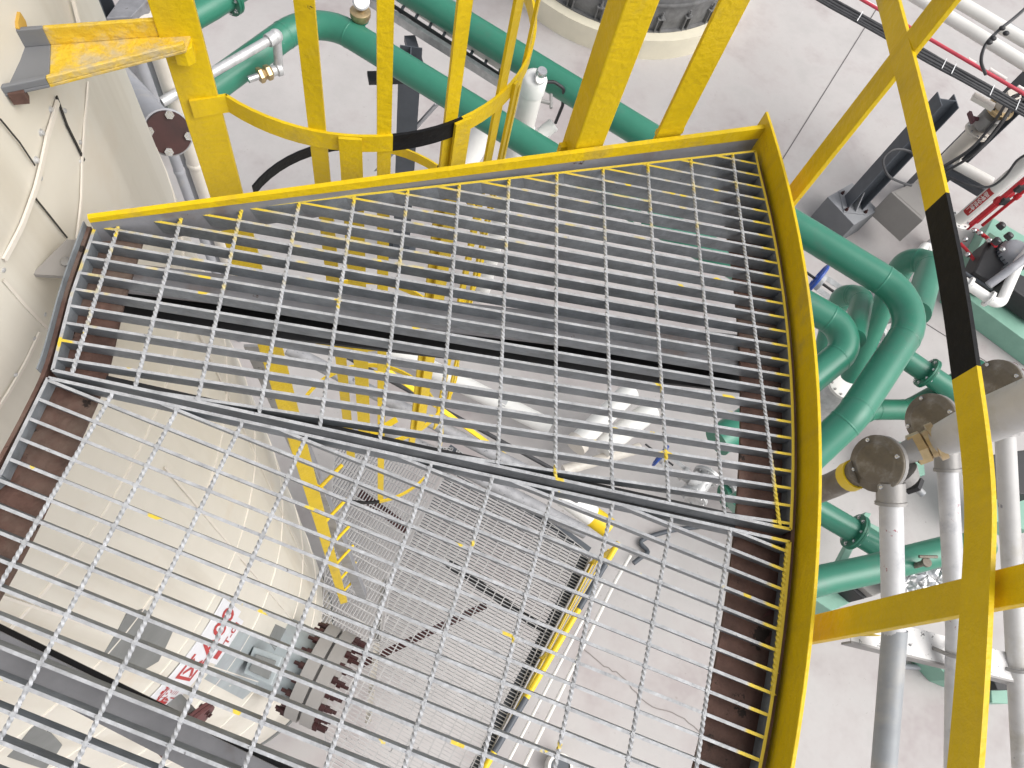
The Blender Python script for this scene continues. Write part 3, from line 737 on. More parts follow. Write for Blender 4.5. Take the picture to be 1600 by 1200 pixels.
# ------------------------------------------------------------------ conduits and junction boxes beside the platform
HJ = 1.72
def jbox(u, v, h, rpx, label, pipes):
    c = at(u, v, h); r = rad(u, v, h, rpx*2)*1.02
    j = thing('junction_box', label, 'junction box', c, 'round conduit boxes beside the rail')
    fd = (V((0,0,CAMZ))-c).normalized(); s = (fd+V((-1.25,.05,-.05))).normalized()      # lid faces up and to the left
    MB().lathe(c-s*r*.95, s, [(0,r*.35),(.05*r,r*.6),(.45*r,r*.82),(.62*r,r*.88),(.62*r,r),(.80*r,r)], 32).build('body', M['boxg'], j)
    ld = MB().lathe(c-s*r*.13, s, [(0,r*1.0),(.10*r,r*1.0),(.14*r,r*.95),(.15*r,r*.76),(.19*r,r*.72),(.22*r,r*.66)], 36).build('lid', M['lid'], j)
    b = MB(); x = s.orthogonal().normalized(); y = s.cross(x)
    for k in range(4):
        a = math.pi/4+math.pi/2*k; b.lathe(c+(x*math.cos(a)+y*math.sin(a))*r*.85, s, [(0,r*.075),(.10*r,r*.075),(.13*r,r*.04)], 10)
    b.each('lid_screw', M['chrome'], ld)
    return j, c, r, s
boxes = []
for (u, v, rp, lab) in ((1368,724,44,'nearest round cast junction box with a dirty lid right beside the yellow toe plate'),(1452,655,40,'middle round cast junction box partly behind the brass union'),(1556,600,38,'farthest round cast junction box half hidden by the knee rail')):
    boxes.append(jbox(u, v, HJ+.06*len(boxes), rp, lab, None))
def conduit(pts, wpx, m, label, hub, ubolt=None):
    q = P(*pts); u, v, h = pts[0]; r = rad(u, v, h, wpx)
    cd = thing('conduit_pipe', label, 'conduit', q[-1], 'grey conduits below the junction boxes')
    MB().tube(q, r, 20).build('pipe', m, cd)
    d = (q[1]-q[0]).normalized()
    MB().lathe(q[0]-d*r*1.2, d, [(0,r*1.22),(.05,r*1.22),(.052,r*1.34),(.060,r*1.34),(.061,r*1.05)], 24).build('hub', M['boxg'], cd)
    return cd, q, r
c1 = conduit([(1392,775,1.74),(1397,1000,1.90),(1374,1290,2.10)], 35, M['cond_d'], 'nearest grey conduit spattered with red paint, dropping from the nearest junction box', 1)
d_ = (c1[1][2]-c1[1][1]).normalized(); MB().lathe(lerp(c1[1][1],c1[1][2],-.06), d_, [(0,c1[2]*1.06),(.55,c1[2]*1.06)], 24).build('sleeve', M['cond'], c1[0])
c2 = conduit([(1480,722,1.80),(1494,985,1.99),(1490,1290,2.26)], 30, M['cond_d'], 'middle spattered grey conduit passing behind the knee rail', 1)
c3 = conduit([(1570,668,1.86),(1586,985,2.11),(1602,1290,2.40)], 29, M['riser'], 'right hand grey conduit nearest the edge of the picture', 1)
# big pipe with brass union
bp = thing('conduit_riser', 'thick grey riser pipe with a brass union joined to the nearest junction box', 'pipe', at(1470,690,1.68))
q = P((1474,686,1.645),(1545,655,1.44),(1680,600,1.22)); r = rad(1545,655,1.44,72)
MB().sweep(q, lambda i: [((.80,.98,1.02)[i]*r*math.cos(2*math.pi*k/24), (.80,.98,1.02)[i]*r*math.sin(2*math.pi*k/24)) for k in range(24)]).build('pipe', M['riser'], bp)
d_ = (q[0]-at(1405,712,1.72)).normalized(); s0 = at(1398,714,1.72)
MB().lathe(s0, d_, [(0,r*.55),(.03,r*.55),(.06,r*.62)], 20).build('neck', M['boxg'], bp)
s1 = at(1436,700,1.69); MB().lathe(s1-d_*.02, d_, [(0,r*.66),(.004,r*.84),(.036,r*.84),(.040,r*.70)], 6, False).build('union_nut', M['brass'], bp)
MB().lathe(s1+d_*.021, d_, [(0,r*.68),(.014,r*.72),(.016,r*.95),(.034,r*.95),(.036,r*.7),(.06,r*.7)], 24).build('union_collar', M['brass'], bp)
ar = thing('conduit_stub', 'dirty conduit stub with yellow paint leaving the nearest junction box toward the toe plate', 'pipe', at(1300,760,1.9))
qq = P((1345,737,1.78),(1300,758,1.92),(1230,785,2.1)); MB().tube(qq, rad(1310,757,1.9,40), 18).build('pipe', M['lid'], ar)
dd_ = (qq[1]-qq[0]).normalized(); MB().lathe(qq[0]+dd_*.02, dd_, [(0,.043),(.035,.043),(.036,.036)], 18).build('painted_collar', M['yellow_far'], ar)
jp = at(1432,762,1.74); pg = thing('box_plug', 'small square blanking plug on the underside of the nearest junction box', 'plug', jp)
MB().lathe(at(1410,740,1.73), jp-at(1410,740,1.73), [(0,.045),(.03,.03)], 16).build('boss', M['boxg'], pg)
dj_ = (jp-at(1410,740,1.73)).normalized(); MB().lathe(jp-dj_*.012, dj_, [(0,.028),(.012,.028)], 4, False).build('square_head', M['steel_bl'], pg)
MB().lathe(jp, dj_, [(0,.010),(.025,.010)], 12).build('pin', M['cond'], pg)
# support angle with U bolts
sa = thing('conduit_support', 'white speckled angle steel carrying the three conduits on U bolts', 'support', at(1450,1000,1.84))
M['speckled'] = mat('speckled_white_angle', (.66,.65,.64), .6, 0, .08, 14, .1, 60, spots=(.10,.10,.10), spot_scale=40, spot_lim=.60)
sA, sB = at(1330,955,1.97), at(1690,1050,2.27); off = at(1330,998,1.97)-at(1330,952,1.97)
MB().prism([sA, sB, sB+off, sA+off], (0,0,-.006)).build('angle', M['speckled'], sa)
e = off.normalized()*.006; MB().prism([sA+off, sB+off, sB+off+e, sA+off+e], (0,0,-.05)).build('leg_flange', M['boxg'], sa)
for cx, cq, cr in (c1, c2, c3):
    t_ = .5; c = min((lerp(cq[0], cq[1], k/60) for k in range(75)), key=lambda z: abs((z-(sA+off*.5)).cross((sB-sA).normalized()).length))
    dx = (cq[1]-cq[0]).normalized(); sd_ = dx.cross(V((0,0,1))).normalized(); up_ = sd_.cross(dx)
    if up_.z < 0: up_ = -up_
    arc = [c+up_*(-.07)+sd_*(cr+.006)]+[c+(sd_*math.cos(math.pi*k/12)+up_*math.sin(math.pi*k/12))*(cr+.006) for k in range(13)]+[c+up_*(-.07)-sd_*(cr+.006)]
    if cx is not c1[0]: MB().tube(arc, .006, 8).build('u_bolt', M['boxg'], sa)
MB().prism([at(1335,984,1.955), at(1378,994,1.965), at(1345,994,1.955)], (0,0,.004)).build('yellow_tab', M['yellow_far'], sa)

# ------------------------------------------------------------------ green process pipes
def gpipe(pts, wpx, label, bend=.34, m='green', name='green_pipe', cat='pipe', ref=None, group='green process pipes'):
    q = P(*pts); u, v, h = ref or pts[len(pts)//2]; r = rad(u, v, h, wpx)
    t = thing(name, label, cat, min(q, key=lambda p: p.z), group)
    mb = MB().tube(q, r, 24, bend)
    for i in range(1, len(q)-1):         # weld beads where the elbow meets the straight lengths
        a, b, c = q[i-1], q[i], q[i+1]; u_ = (a-b); w_ = (c-b); lu, lw = u_.length, w_.length; u_.normalize(); w_.normalize()
        an = math.acos(max(-1, min(1, u_.dot(w_))))
        if an > 2.9: continue
        tt = min(bend/math.tan(an/2), lu*.48, lw*.48)
        for d_ in (u_, w_): mb.lathe(b+d_*tt, d_, [(-.012,r*.99),(-.006,r*1.025),(.006,r*1.025),(.012,r*.99)], 24)
    mb.build('pipe_run', M[m], t)
    return t, q, r
HG = 5.3
gA_, qA, rA = gpipe([(560,-62,HG),(1446,478,HG),(1332,650,HG+.1),(1262,716,HG+.35),(1150,800,HG+.6)], 47, 'long green pipe crossing under the far corner and turning back in a wide elbow', .42, ref=(1300,395,HG))
for u, v in ((1405,455),(1392,562)):
    p = at(u, v, HG); 
gB_, qB, rB = gpipe([(120,290,HG+.1),(492,20,HG),(1000,330,HG)], 43, 'green pipe with a rounded elbow and a gauge passing behind the hooped cage', .46, ref=(700,125,HG))
g2_, q2_, r2_ = gpipe([(1010,336,HG+.2),(1348,527,HG+.2),(1262,596,HG+.3),(1120,690,HG+.4)], 46, 'second green pipe elbow emerging under the right toe plate', .42, ref=(1300,500,HG+.2))
gpipe([(1330,590,7.6),(1392,448,6.4),(1416,405,5.95),(1456,410,5.75),(1432,490,5.4)], 37, 'green gooseneck riser joining behind the wide elbow', .30, ref=(1416,420,6.0))
gpipe([(1278,585,7.2),(1302,488,6.4),(1318,460,6.0),(1348,463,5.8),(1334,530,5.5)], 32, 'small green gooseneck behind the second elbow', .24, ref=(1320,470,6))
g4, q4, r4 = gpipe([(1338,508,7.5),(1480,605,7.6),(1560,655,7.7)], 33, 'low green pipe with a bolted flange running toward the knee rail', .3, ref=(1420,570,7.5))
d_ = (q4[1]-q4[0]).normalized(); flange(g4, at(1449,583,7.55), d_, r4*1.55, .028, M['green_dk'], 8)
gpipe([(1530,575,7.9),(1470,612,7.9),(1420,640,7.9),(1360,640,7.9),(1310,668,7.9)], 32, 'dark green pipe sweeping behind the middle junction box', .4, 'green_dk', ref=(1420,640,7.9))
g6, q6, r6 = gpipe([(1240,775,7.7),(1336,831,7.8),(1400,870,7.85)], 38, 'short green pipe with a flange just right of the toe plate below the boxes', .3, ref=(1336,831,7.8))
d_ = (q6[2]-q6[1]).normalized(); flange(g6, q6[1], d_, r6*1.55, .03, M['green_dk'], 8)
g7, q7, r7 = gpipe([(1180,935,7.0),(1290,905,7.0),(1360,890,7.0),(1478,860,7.0),(1540,850,7.0)], 46, 'lowest green pipe passing behind the conduits with a small hand valve', .5, ref=(1350,892,7.0))
p = at(1443,880,6.75); MB().lathe(p, (0,0,1), [(-.14,.03),(.02,.03),(.03,.05),(.06,.05)], 10).tube([p+V((-.09,.05,.07)), p+V((.10,.05,.09))], .016, 8).build('hand_valve', M['lid'], g7)
g8, q8, r8 = gpipe([(240,60,5.0),(330,10,5.0),(420,-48,5.0)], 40, 'short green pipe with a flange at the top left behind the cage post', .3, ref=(330,10,5))
flange(g8, at(356,-6,5.0), (q8[2]-q8[1]), r8*1.5, .03, M['green_dk'], 8)
# gauge on pipe B
pg_ = at(563,40,HG-.1); gz = thing('pressure_gauge', 'round white dial pressure gauge on a brass boss on the green pipe', 'gauge', pg_)
MB().lathe(at(563,42,HG-.02), (0,0,1), [(0,.05),(.06,.05),(.08,.085),(.13,.085)], 20).build('boss', M['green_dk'], gz)
MB().lathe(at(563,24,HG-.16), (0,0,1), [(-.04,.08),(0,.10),(.05,.10),(.055,.09)], 20).build('flange_disc', M['brass'], gz)
fdv = (V((0,0,CAMZ))-pg_).normalized(); c = at(564,2,HG-.30)
dl = MB().lathe(c-fdv*.04, fdv, [(0,.075),(.05,.082),(.055,.07)], 26).build('case', M['chrome'], gz)
MB().lathe(c+fdv*.012, fdv, [(0,.066),(.006,.066)], 26).build('dial', M['white2'], dl)
MB().beam(c+fdv*.0195, c+fdv*.0195+V((0.004,.05,.01)), .006, .003, fdv).build('needle', M['steel_bl'], dl)
# galvanised vent line
gv = thing('galvanised_line', 'thin galvanised pipe with an elbow and a brass valve crossing over the left green pipe', 'pipe', at(425,62,4.9))
q = P((252,160,4.9),(345,106,4.9),(432,56,4.9),(436,106,5.25)); rg = rad(345,106,4.9,15)
MB().tube(q, rg, 14, .06).build('pipe', M['galvp'], gv)
e0 = q[2]; dd1 = (q[1]-q[2]).normalized(); MB().ball(e0+dd1*.01, rg*1.55, 8).lathe(e0+dd1*.02, dd1, [(0,rg*1.45),(.08,rg*1.45)], 16).build('elbow', M['galvp'], gv)
vd = (at(392,124,5.2)-at(438,108,5.2)).normalized(); v0 = at(440,106,5.25)
MB().lathe(v0, vd, [(0,rg*.8),(.01,rg*1.6),(.05,rg*1.6),(.06,rg*1.2),(.10,rg*1.2)], 14).build('cap', M['galvp'], gv)
MB().lathe(v0+vd*.10, vd, [(0,rg*1.3),(.02,rg*1.75),(.055,rg*1.75),(.07,rg*1.2),(.10,rg*1.75),(.13,rg*1.75),(.135,rg*1.1)], 6, False).build('brass_union', M['brass'], gv)
MB().lathe(v0+vd*.235, vd, [(0,rg*.8),(.10,rg*.8)], 12).build('stub', M['chrome'], gv)

# ------------------------------------------------------------------ pipes between tank and cage
ff = thing('blanked_pipe', 'grey pipe ending in a flange with a dark rust red blank beside the tank', 'pipe', at(275,215,2.6))
q = P((163,92,3.12),(205,140,2.95),(262,206,2.66)); r = rad(220,160,2.9,40)
MB().tube(q, r, 22).build('pipe', M['greyp'], ff)
d_ = (q[2]-q[1]).normalized(); fd = (V((0,0,CAMZ))-q[2]).normalized(); dd_ = (d_*.6+fd*.8).normalized()
MB().lathe(q[2]-dd_*.02, dd_, [(0,r*1.1),(.02,r*1.55),(.024,r*1.62),(.046,r*1.62),(.048,r*1.55)], 32).build('flange', M['greyp'], ff)
bl = MB().lathe(q[2]+dd_*.028, dd_, [(0,r*1.5),(.012,r*1.5),(.02,r*1.45)], 32).build('blank', M['rustdisc'], ff)
b = MB(); x = dd_.orthogonal().normalized(); y = dd_.cross(x)
for k in range(4):
    a = .5+math.pi/2*k; b.lathe(q[2]-dd_*.03+(x*math.cos(a)+y*math.sin(a))*r*1.25, dd_, [(0,.012),(.085,.012),(.085,.012)], 8).lathe(q[2]+dd_*.048+(x*math.cos(a)+y*math.sin(a))*r*1.25, dd_, [(0,.019),(.014,.019)], 6, False)
b.each('bolt', M['chrome'], ff)
for (u, v, h, wpx, m, z1, lab) in ((292,300,6.0,15,'greyp',-3.05,'slim grey vertical pipe nearest the tank below the rusty blank'),(306,300,6.4,15,'greyp',-3.3,'slim grey vertical pipe second from the tank below the rusty blank'),(318,292,6.2,24,'trim',-3.2,'cream coated vertical pipe running past the cage post')):
    p = at(u, v, h); r = rad(u, v, h, wpx)
    t = thing('vertical_pipe', lab, 'pipe', V((p.x,p.y,ZF)), 'vertical pipes between tank and cage')
    MB().tube([V((p.x,p.y,ZF)), V((p.x,p.y,z1))], r, 18).build('pipe', M[m], t)
    MB().lathe(V((p.x,p.y,z1-1.6)), (0,0,1), [(0,r*1.05),(.01,r*1.12),(.05,r*1.12),(.06,r*1.02)], 18).build('coupling', M[m], t)
dk = thing('steel_column', 'dark steel I column standing behind the tank at the upper left', 'column', V((*at(150,10,6.5).xy,ZF)))
p = at(150,14,6.5); 
for (o_, a, c_) in ((0,.012,.16),(-.15,.15,.012),(.15,.15,.012)):
    MB().obox(V((p.x,p.y+o_,(ZF-1)/2-.0)), V((a,0,0)), V((0,c_ if o_==0 else .012,0)), V((0,0,(-1-ZF)/2))).build('web' if o_==0 else 'flange', M['steel_dk'], dk)
gx_ = at(205,10,6.0); cb = thing('grey_cabinet', 'grey flat topped cabinet behind the yellow bracket at the upper left', 'cabinet', V((*at(205,14,6.4).xy,ZF)))
MB().prism([at(165,28,6.4), at(200,-20,6.4), at(238,-22,6.4), at(228,2,6.4), at(205,26,6.4)], (0,0,-1.2)).build('body', M['beam'], cb, .01)
MB().prism([at(200,36,6.55), at(235,8,6.55), at(250,20,6.55), at(225,40,6.55)], (0,0,-.3)).build('side_panel', M['trim'], cb)

# ------------------------------------------------------------------ cable ladder and its post at the top
tr = thing('cable_ladder', 'grey cable ladder of two white rails between the green pipes', 'cable tray', at(690,60,5.6))
a0, a1 = at(540,-68,5.6), at(800,122,5.6); b0, b1 = at(560,-28,5.6), at(792,135,5.6)
a0, a1 = at(520,-75,5.6), at(795,110,5.6); b0, b1 = at(500,-48,5.6), at(786,132,5.6)
for nm, s, e, m in (('rail',a0,a1,'white'),('rail',b0,b1,'galvp')):
    MB().beam(s, e, .055, .10).build(nm, M[m], tr)
rg_ = MB()
for k in range(13):
    f = (k+.5)/13; rg_.beam(lerp(a0,a1,f)+V((0,0,-.03)), lerp(b0,b1,f)+V((0,0,-.03)), .03, .02)
rg_.each('rung', M['steel_dk'], tr)
MB().tube([lerp(a0,b0,.55)+V((0,0,-.01)), lerp(a1,b1,.55)+V((0,0,-.01))], .022, 8).build('cable', M['cable'], tr)
def hcol(name, label, u, v, h, wpx, ztop, zbot, m='steel_dk'):
    p = at(u, v, h); w_ = rad(u, v, h, wpx)
    t = thing(name, label, 'column', V((p.x,p.y,zbot)), 'dark steel pipe supports')
    z = (ztop+zbot)/2; hz = (ztop-zbot)/2
    MB().obox(V((p.x,p.y,z)), V((.006,0,0)), V((0,w_*.9,0)), V((0,0,hz))).build('web', M[m], t)
    for s in (-1,1): MB().obox(V((p.x,p.y+s*w_*.96,z)), V((w_,0,0)), V((0,.006,0)), V((0,0,hz))).build('flange', M[m], t)
    MB().obox(V((p.x,p.y,zbot+.01)), V((w_*1.8,0,0)), V((0,w_*1.8,0)), V((0,0,.01))).build('base_plate', M[m], t)
    return t, p, w_
k1, kp1, kw1 = hcol('pipe_support', 'dark steel H column under the green pipe behind the hooped cage', 636,200,6.6,31,CAMZ-5.55,ZF)
MB().beam(at(575,122,5.62), at(650,120,5.62), .14, .05).build('cap_beam', M['steel_bl'], k1)
MB().beam(at(685,160,6.0), at(590,265,8.2), .10, .02).build('brace', M['greyp'], k1)
MB().beam(at(640,60,5.8), at(655,110,5.8), .12, .08).build('stool', M['steel_dk'], k1)

# ------------------------------------------------------------------ white filter housing
fh = thing('filter_housing', 'white vertical filter housing with a gauge and black hose between the green pipes', 'filter', V((*at(822,180,5.47).xy,ZF)))
cx_ = at(822,180,5.47); rf = rad(822,180,5.47,34)
def zat(v, u=806):               # height on the housing's axis seen at that row
    best = min((k*.01 for k in range(400,800)), key=lambda h: abs((at(u, v, h)-cx_).y)); return CAMZ-best
z_b, z_m, z_t = zat(245,800), zat(195,812), zat(118,832)
MB().lathe(V((cx_.x,cx_.y,ZF)), (0,0,1), [(0,rf*.9),(z_b-ZF,rf*.9),(z_b-ZF+.02,rf*1.12),(z_m-ZF-.02,rf*1.15),(z_m-ZF,rf*1.0)], 26).build('lower_bowl', M['white2'], fh)
MB().lathe(V((cx_.x,cx_.y,z_m)), (0,0,1), [(0,rf),(z_t-z_m-.2,rf)], 26).build('bowl', M['white'], fh)
MB().lathe(V((cx_.x,cx_.y,z_t-.2)), (0,0,1), [(0,rf*1.04),(.02,rf*1.1),(.17,rf*1.1),(.2,rf*.95),(.22,rf*.6)], 26).build('head', M['white2'], fh)
gt = V((cx_.x+.03,cx_.y-.03,z_t)); MB().lathe(gt, (.1,-.15,1), [(0,.035),(.03,.055),(.10,.055),(.12,.045)], 20).build('gauge_body', M['chrome'], fh)
gd_ = MB().lathe(gt+V((0,-.045,.04)), (0,-.75,.66), [(0,.05),(.025,.05),(.029,.043)], 20).build('gauge', M['chrome'], fh)
MB().lathe(gt+V((0,-.0665,.0587)), (0,-.75,.66), [(0,.041),(.004,.041)], 20).build('dial', M['white2'], gd_)
MB().tube(P((846,128,5.15),(866,128,5.15),(881,138,5.2),(879,165,5.45),(868,192,5.7)), .017, 10, .06).build('hose', M['rubber'], fh)
MB().lathe(at(866,194,5.75), at(846,210,5.85)-at(866,194,5.75), [(0,.06),(.015,.075),(.18,.075)], 20).build('cap', M['white2'], fh)
MB().tube([V((cx_.x+rf,cx_.y,z_m+.35)), V((cx_.x+rf+.12,cx_.y-.02,z_m+.35))], .02, 8).tube([V((cx_.x+rf+.10,cx_.y-.08,z_m+.35)), V((cx_.x+rf+.10,cx_.y+.08,z_m+.37))], .016, 8).build('drain_tap', M['boxg'], fh)
wp = thing('white_pipe', 'white plastic pipe lying low beside the filter housing behind the cage', 'pipe', at(745,225,8.0))
MB().tube(P((762,196,7.6),(735,240,8.0),(715,280,8.3)), rad(745,220,7.8,38), 22).build('pipe', M['white2'], wp)
MB().lathe(at(766,190,7.55), at(735,240,8.0)-at(766,190,7.55), [(0,.15),(.1,.15),(.102,.135)], 22).build('collar', M['greyp'], wp)

# ------------------------------------------------------------------ vessel on its round plinth at the top
vp = at(985,-150,8.9); 
vc = V((3.6,13.25,ZF)); 
e1 = at(992,92,FLOOR); RP = (e1-vc).length
pl_ = thing('vessel_plinth', 'low round cream painted plinth under the grey vessel at the top', 'plinth', V((vc.x,vc.y,ZF)))
MB().lathe((vc.x,vc.y,ZF), (0,0,1), [(0,RP),(.40,RP),(.40,RP*.4)], 64).build('ring', M['creamc'], pl_)
ve = thing('grey_vessel', 'weathered grey vessel skirt with bolt lugs standing on the cream plinth', 'vessel', V((vc.x,vc.y,ZF+.40)))
rv = RP-.26
MB().lathe((vc.x,vc.y,ZF+.402), (0,0,1), [(0,rv+.06),(.02,rv+.06),(.02,rv),(.50,rv),(.50,rv+.05),(.53,rv+.05),(.53,rv),(7.5,rv),(7.5,rv*.5)], 64).build('skirt', M['vessel'], ve)
for k in range(26):
    a = 2*math.pi*k/26+.06
    if not (math.pi < a%(2*math.pi) < 2*math.pi): continue
    rn = V((math.cos(a), math.sin(a), 0)); tn = V((-math.sin(a), math.cos(a), 0)); c = V((vc.x,vc.y,ZF+.402))+rn*(rv+.03)
    mb = MB(); mb.obox(c+tn*.05+V((0,0,.13)), rn*.035, tn*.008, V((0,0,.13))).obox(c-tn*.05+V((0,0,.13)), rn*.035, tn*.008, V((0,0,.13))).obox(c+V((0,0,.27)), rn*.045, tn*.07, V((0,0,.012)))
    mb.lathe(c+rn*.01+V((0,0,.28)), (0,0,1), [(0,.03),(.05,.03),(.05,.018),(.12,.018)], 8, False); mb.build('anchor_lug', M['vessel'], ve)

# ------------------------------------------------------------------ pipe rack at the upper right
HR = 6.2
cbn = thing('cable_bundle', 'bundle of black cables with white ties crossing the upper right corner', 'cable bundle', at(1440,95,HR), )
A, B = at(1200,-52,HR), at(1690,222,HR); dx = (B-A).normalized(); sdv = dx.cross(V((0,0,1))).normalized()
for k in range(7):
    o = sdv*(-.085+.033*k)+V((0,0,.012*(k%2)))
    pts = [lerp(A, B, f/14)+o+sdv*random.uniform(-.006,.006)+V((0,0,random.uniform(-.004,.004))) for f in range(15)]
    MB().tube(spline(pts, 3), .0175, 8).build('cable', M['cable'], cbn)
b = MB()
for f in (.165,.30,.475,.57,.60,.72,.80,.90): 
    c = lerp(A, B, f)+sdv*.012+V((0,0,.03)); b.obox(c, dx*.006, sdv*.125, V((0,0,.003)))
b.each('cable_tie', M['tie'], cbn)
def rackpipe(name, label, u0, v0, u1, v1, wpx, m, h, cat='pipe', group='pipes on the upper right rack'):
    q = [at(u0, v0, h), at(u1, v1, h)]; t = thing(name, label, cat, (q[0]+q[1])/2, group); r = rad((u0+u1)/2, (v0+v1)/2, h, wpx)
    MB().tube(q, r, 18).build('pipe', M[m], t); 
    return t, q, r
rp = rackpipe('red_hose', 'thin red and white hose alongside the black cable bundle', 1300,-28,1700,205,5.5, 'pinkred', HR-.02, 'hose')
MB().tube([at(1546,108,HR-.02), at(1572,124,HR-.02)], rp[2]*1.06, 12).tube([at(1512,92,HR-.02), at(1524,99,HR-.02)], rp[2]*1.05, 12).tube([at(1340,-5,HR-.02), at(1378,17,HR-.02)], rp[2]*1.05, 12).tube([at(1590,135,HR-.02), at(1640,164,HR-.02)], rp[2]*1.05, 12).each('white_band', M['white'], rp[0])
for i, (u0, v0, u1, v1, lab) in enumerate(((1350,-55,1700,160,'white pipe on the rack nearest the red hose'),(1385,-64,1710,128,'white pipe on the rack second from the red hose'))):
    t, q, r = rackpipe('white_pipe', lab, u0, v0, u1, v1, 19, 'white', HR+.05)
    for f in (.3,.75): 
        c = lerp(q[0], q[1], f); d_ = (q[1]-q[0]).normalized(); MB().lathe(c, d_, [(0,r*1.04),(.09,r*1.04)], 18).build('coupling', M['white2'], t)
cbm = thing('hanging_cable', 'black cable with connectors hanging over the white pipes at the upper right', 'cable', at(1540,70,HR-.3))
MB().tube(spline(P((1612,4,5.7),(1585,28,5.75),(1560,48,5.8),(1540,70,5.85),(1533,95,6.0),(1540,116,6.2)), 6), .022, 10).build('cable', M['cable'], cbm)
b = MB()
for (u, v) in ((1566,44),(1552,60),(1572,52),(1546,66)): b.ball(at(u, v, 5.74), .045, 6, sc=(1,.8,.7))
b.each('connector', M['steel_bl'], cbm)
gb = thing('grey_bracket_frame', 'pale grey steel frame at the right edge beyond the hanging cable', 'frame', at(1590,50,6.8))
MB().beam(at(1575,40,6.6), at(1640,80,6.6), .12, .05).build('upper_bar', M['greyp'], gb)
MB().beam(at(1576,56,6.9), at(1650,100,6.9), .08, .05).build('lower_bar', M['greyp'], gb)
# two rack columns
def rackcol(label, ub, vb, hb_, ut, vt, wpx):
    p = at(ub, vb, hb_); w_ = rad(ub, vb, hb_, wpx); zb_ = CAMZ-hb_
    t = thing('rack_column', label, 'column', V((p.x,p.y,zb_)), 'dark columns of the upper right rack')
    zt = CAMZ-HR-.06; z = (zt+zb_)/2; hz = (zt-zb_)/2
    MB().obox(V((p.x,p.y,z)), V((w_*.95,0,0)), V((0,.007,0)), V((0,0,hz))).build('web', M['steel_dk'], t)
    for s in (-1,1): MB().obox(V((p.x+s*w_,p.y,z)), V((.007,0,0)), V((0,w_,0)), V((0,0,hz))).build('flange', M['steel_dk'], t)
    return t, p, w_, zb_
t, p, w_, zb_ = rackcol('dark steel rack column bolted to the grey concrete plinth', 1333,318,8.45, 1530,130, 24)
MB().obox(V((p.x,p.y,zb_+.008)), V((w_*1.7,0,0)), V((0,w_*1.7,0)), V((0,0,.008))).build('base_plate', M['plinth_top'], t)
b = MB()
for sx in (-1,1):
    for sy in (-1,1): b.lathe(V((p.x+sx*w_*1.35,p.y+sy*w_*1.35,zb_+.016)), (0,0,1), [(0,.03),(.025,.03),(.025,.015),(.06,.015)], 6, False)
b.each('anchor_bolt', M['rustdisc'], t)
b = MB()
for s in (-1,1): b.prism([V((p.x-.008,p.y+s*.02,zb_+.017)), V((p.x-.008,p.y+s*w_*1.5,zb_+.017)), V((p.x-.008,p.y+s*.02,zb_+.3))], (.016,0,0))
b.each('gusset', M['plinth_top'], t)
pc = thing('concrete_plinth', 'square grey painted concrete plinth below the rack column', 'plinth', V((p.x,p.y,ZF)))
hw = .31; ang_ = R_(35)
ux = V((math.cos(ang_), math.sin(ang_), 0))*hw; uy = V((-math.sin(ang_), math.cos(ang_), 0))*hw
pcc = V((p.x+.0,p.y,ZF+(zb_-ZF)/2))
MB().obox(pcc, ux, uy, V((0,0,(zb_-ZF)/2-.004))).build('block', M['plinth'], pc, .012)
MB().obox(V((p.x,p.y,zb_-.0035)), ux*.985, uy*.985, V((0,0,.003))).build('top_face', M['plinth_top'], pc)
t2, p2_, w2_, zb2 = rackcol('dark steel rack column farther right behind the valve stack', 1456,282,8.6, 1595,178, 26)
MB().obox(V((p2_.x,p2_.y,(zb2+ZF)/2)), V((.2,0,0)), V((0,.2,0)), V((0,0,(zb2-ZF)/2-.002))).build('foot', M['plinth'], t2)
MB().beam(at(1478,262,7.9), at(1545,302,7.9), .20, .16).build('cross_beam', M['steel_dk'], t2)
MB().beam(at(1520,150,6.4), at(1552,168,6.4), .12, .06).build('pale_clip', M['trim'], t)
# valve stack between the columns
vsx = at(1500,232,7.6); vt = thing('valve_stack', 'cream and brass flanged valve stack standing between the rack columns', 'valve', V((vsx.x,vsx.y,ZF)))
rr = rad(1500,232,7.6,26)
MB().tube([V((vsx.x,vsx.y,ZF)), V((vsx.x,vsx.y,ZF+1.75))], rr, 20).build('lower_pipe', M['trim'], vt)
flange(vt, (vsx.x,vsx.y,ZF+1.78), (0,0,1), rr*1.5, .025, M['trim'], 8)
MB().lathe((vsx.x,vsx.y,ZF+1.84), (0,0,1), [(0,rr*.8),(.05,rr*1.25),(.25,rr*1.25),(.30,rr*.8)], 22).build('valve_body', M['boxg'], vt)
MB().tube([V((vsx.x-.05,vsx.y,ZF+1.98)), V((vsx.x-.26,vsx.y+.03,ZF+1.98))], .03, 10).obox(V((vsx.x-.27,vsx.y+.03,ZF+1.98)), V((.02,0,0)), V((0,.10,0)), V((0,0,.03))).build('actuator', M['maroon'], vt)
flange(vt, (vsx.x,vsx.y,ZF+2.22), (0,0,1), rr*1.5, .03, M['brass'], 8, M['steel_bl'])
MB().tube([V((vsx.x,vsx.y,ZF+2.22)), V((vsx.x,vsx.y,ZF+2.5))], rr*.8, 20).build('upper_pipe', M['trim'], vt)
wh = thing('white_pipe', 'short white horizontal pipe beside the foot of the right rack column', 'pipe', at(1520,285,8.0))
MB().tube(P((1494,256,7.7),(1548,285,7.7)), rad(1520,270,7.7,17), 16).build('pipe', M['white'], wh)
cd_ = thing('cable_drop', 'black cables dropping from the rack along the right hand dark column', 'cables', at(1560,200,6.9))
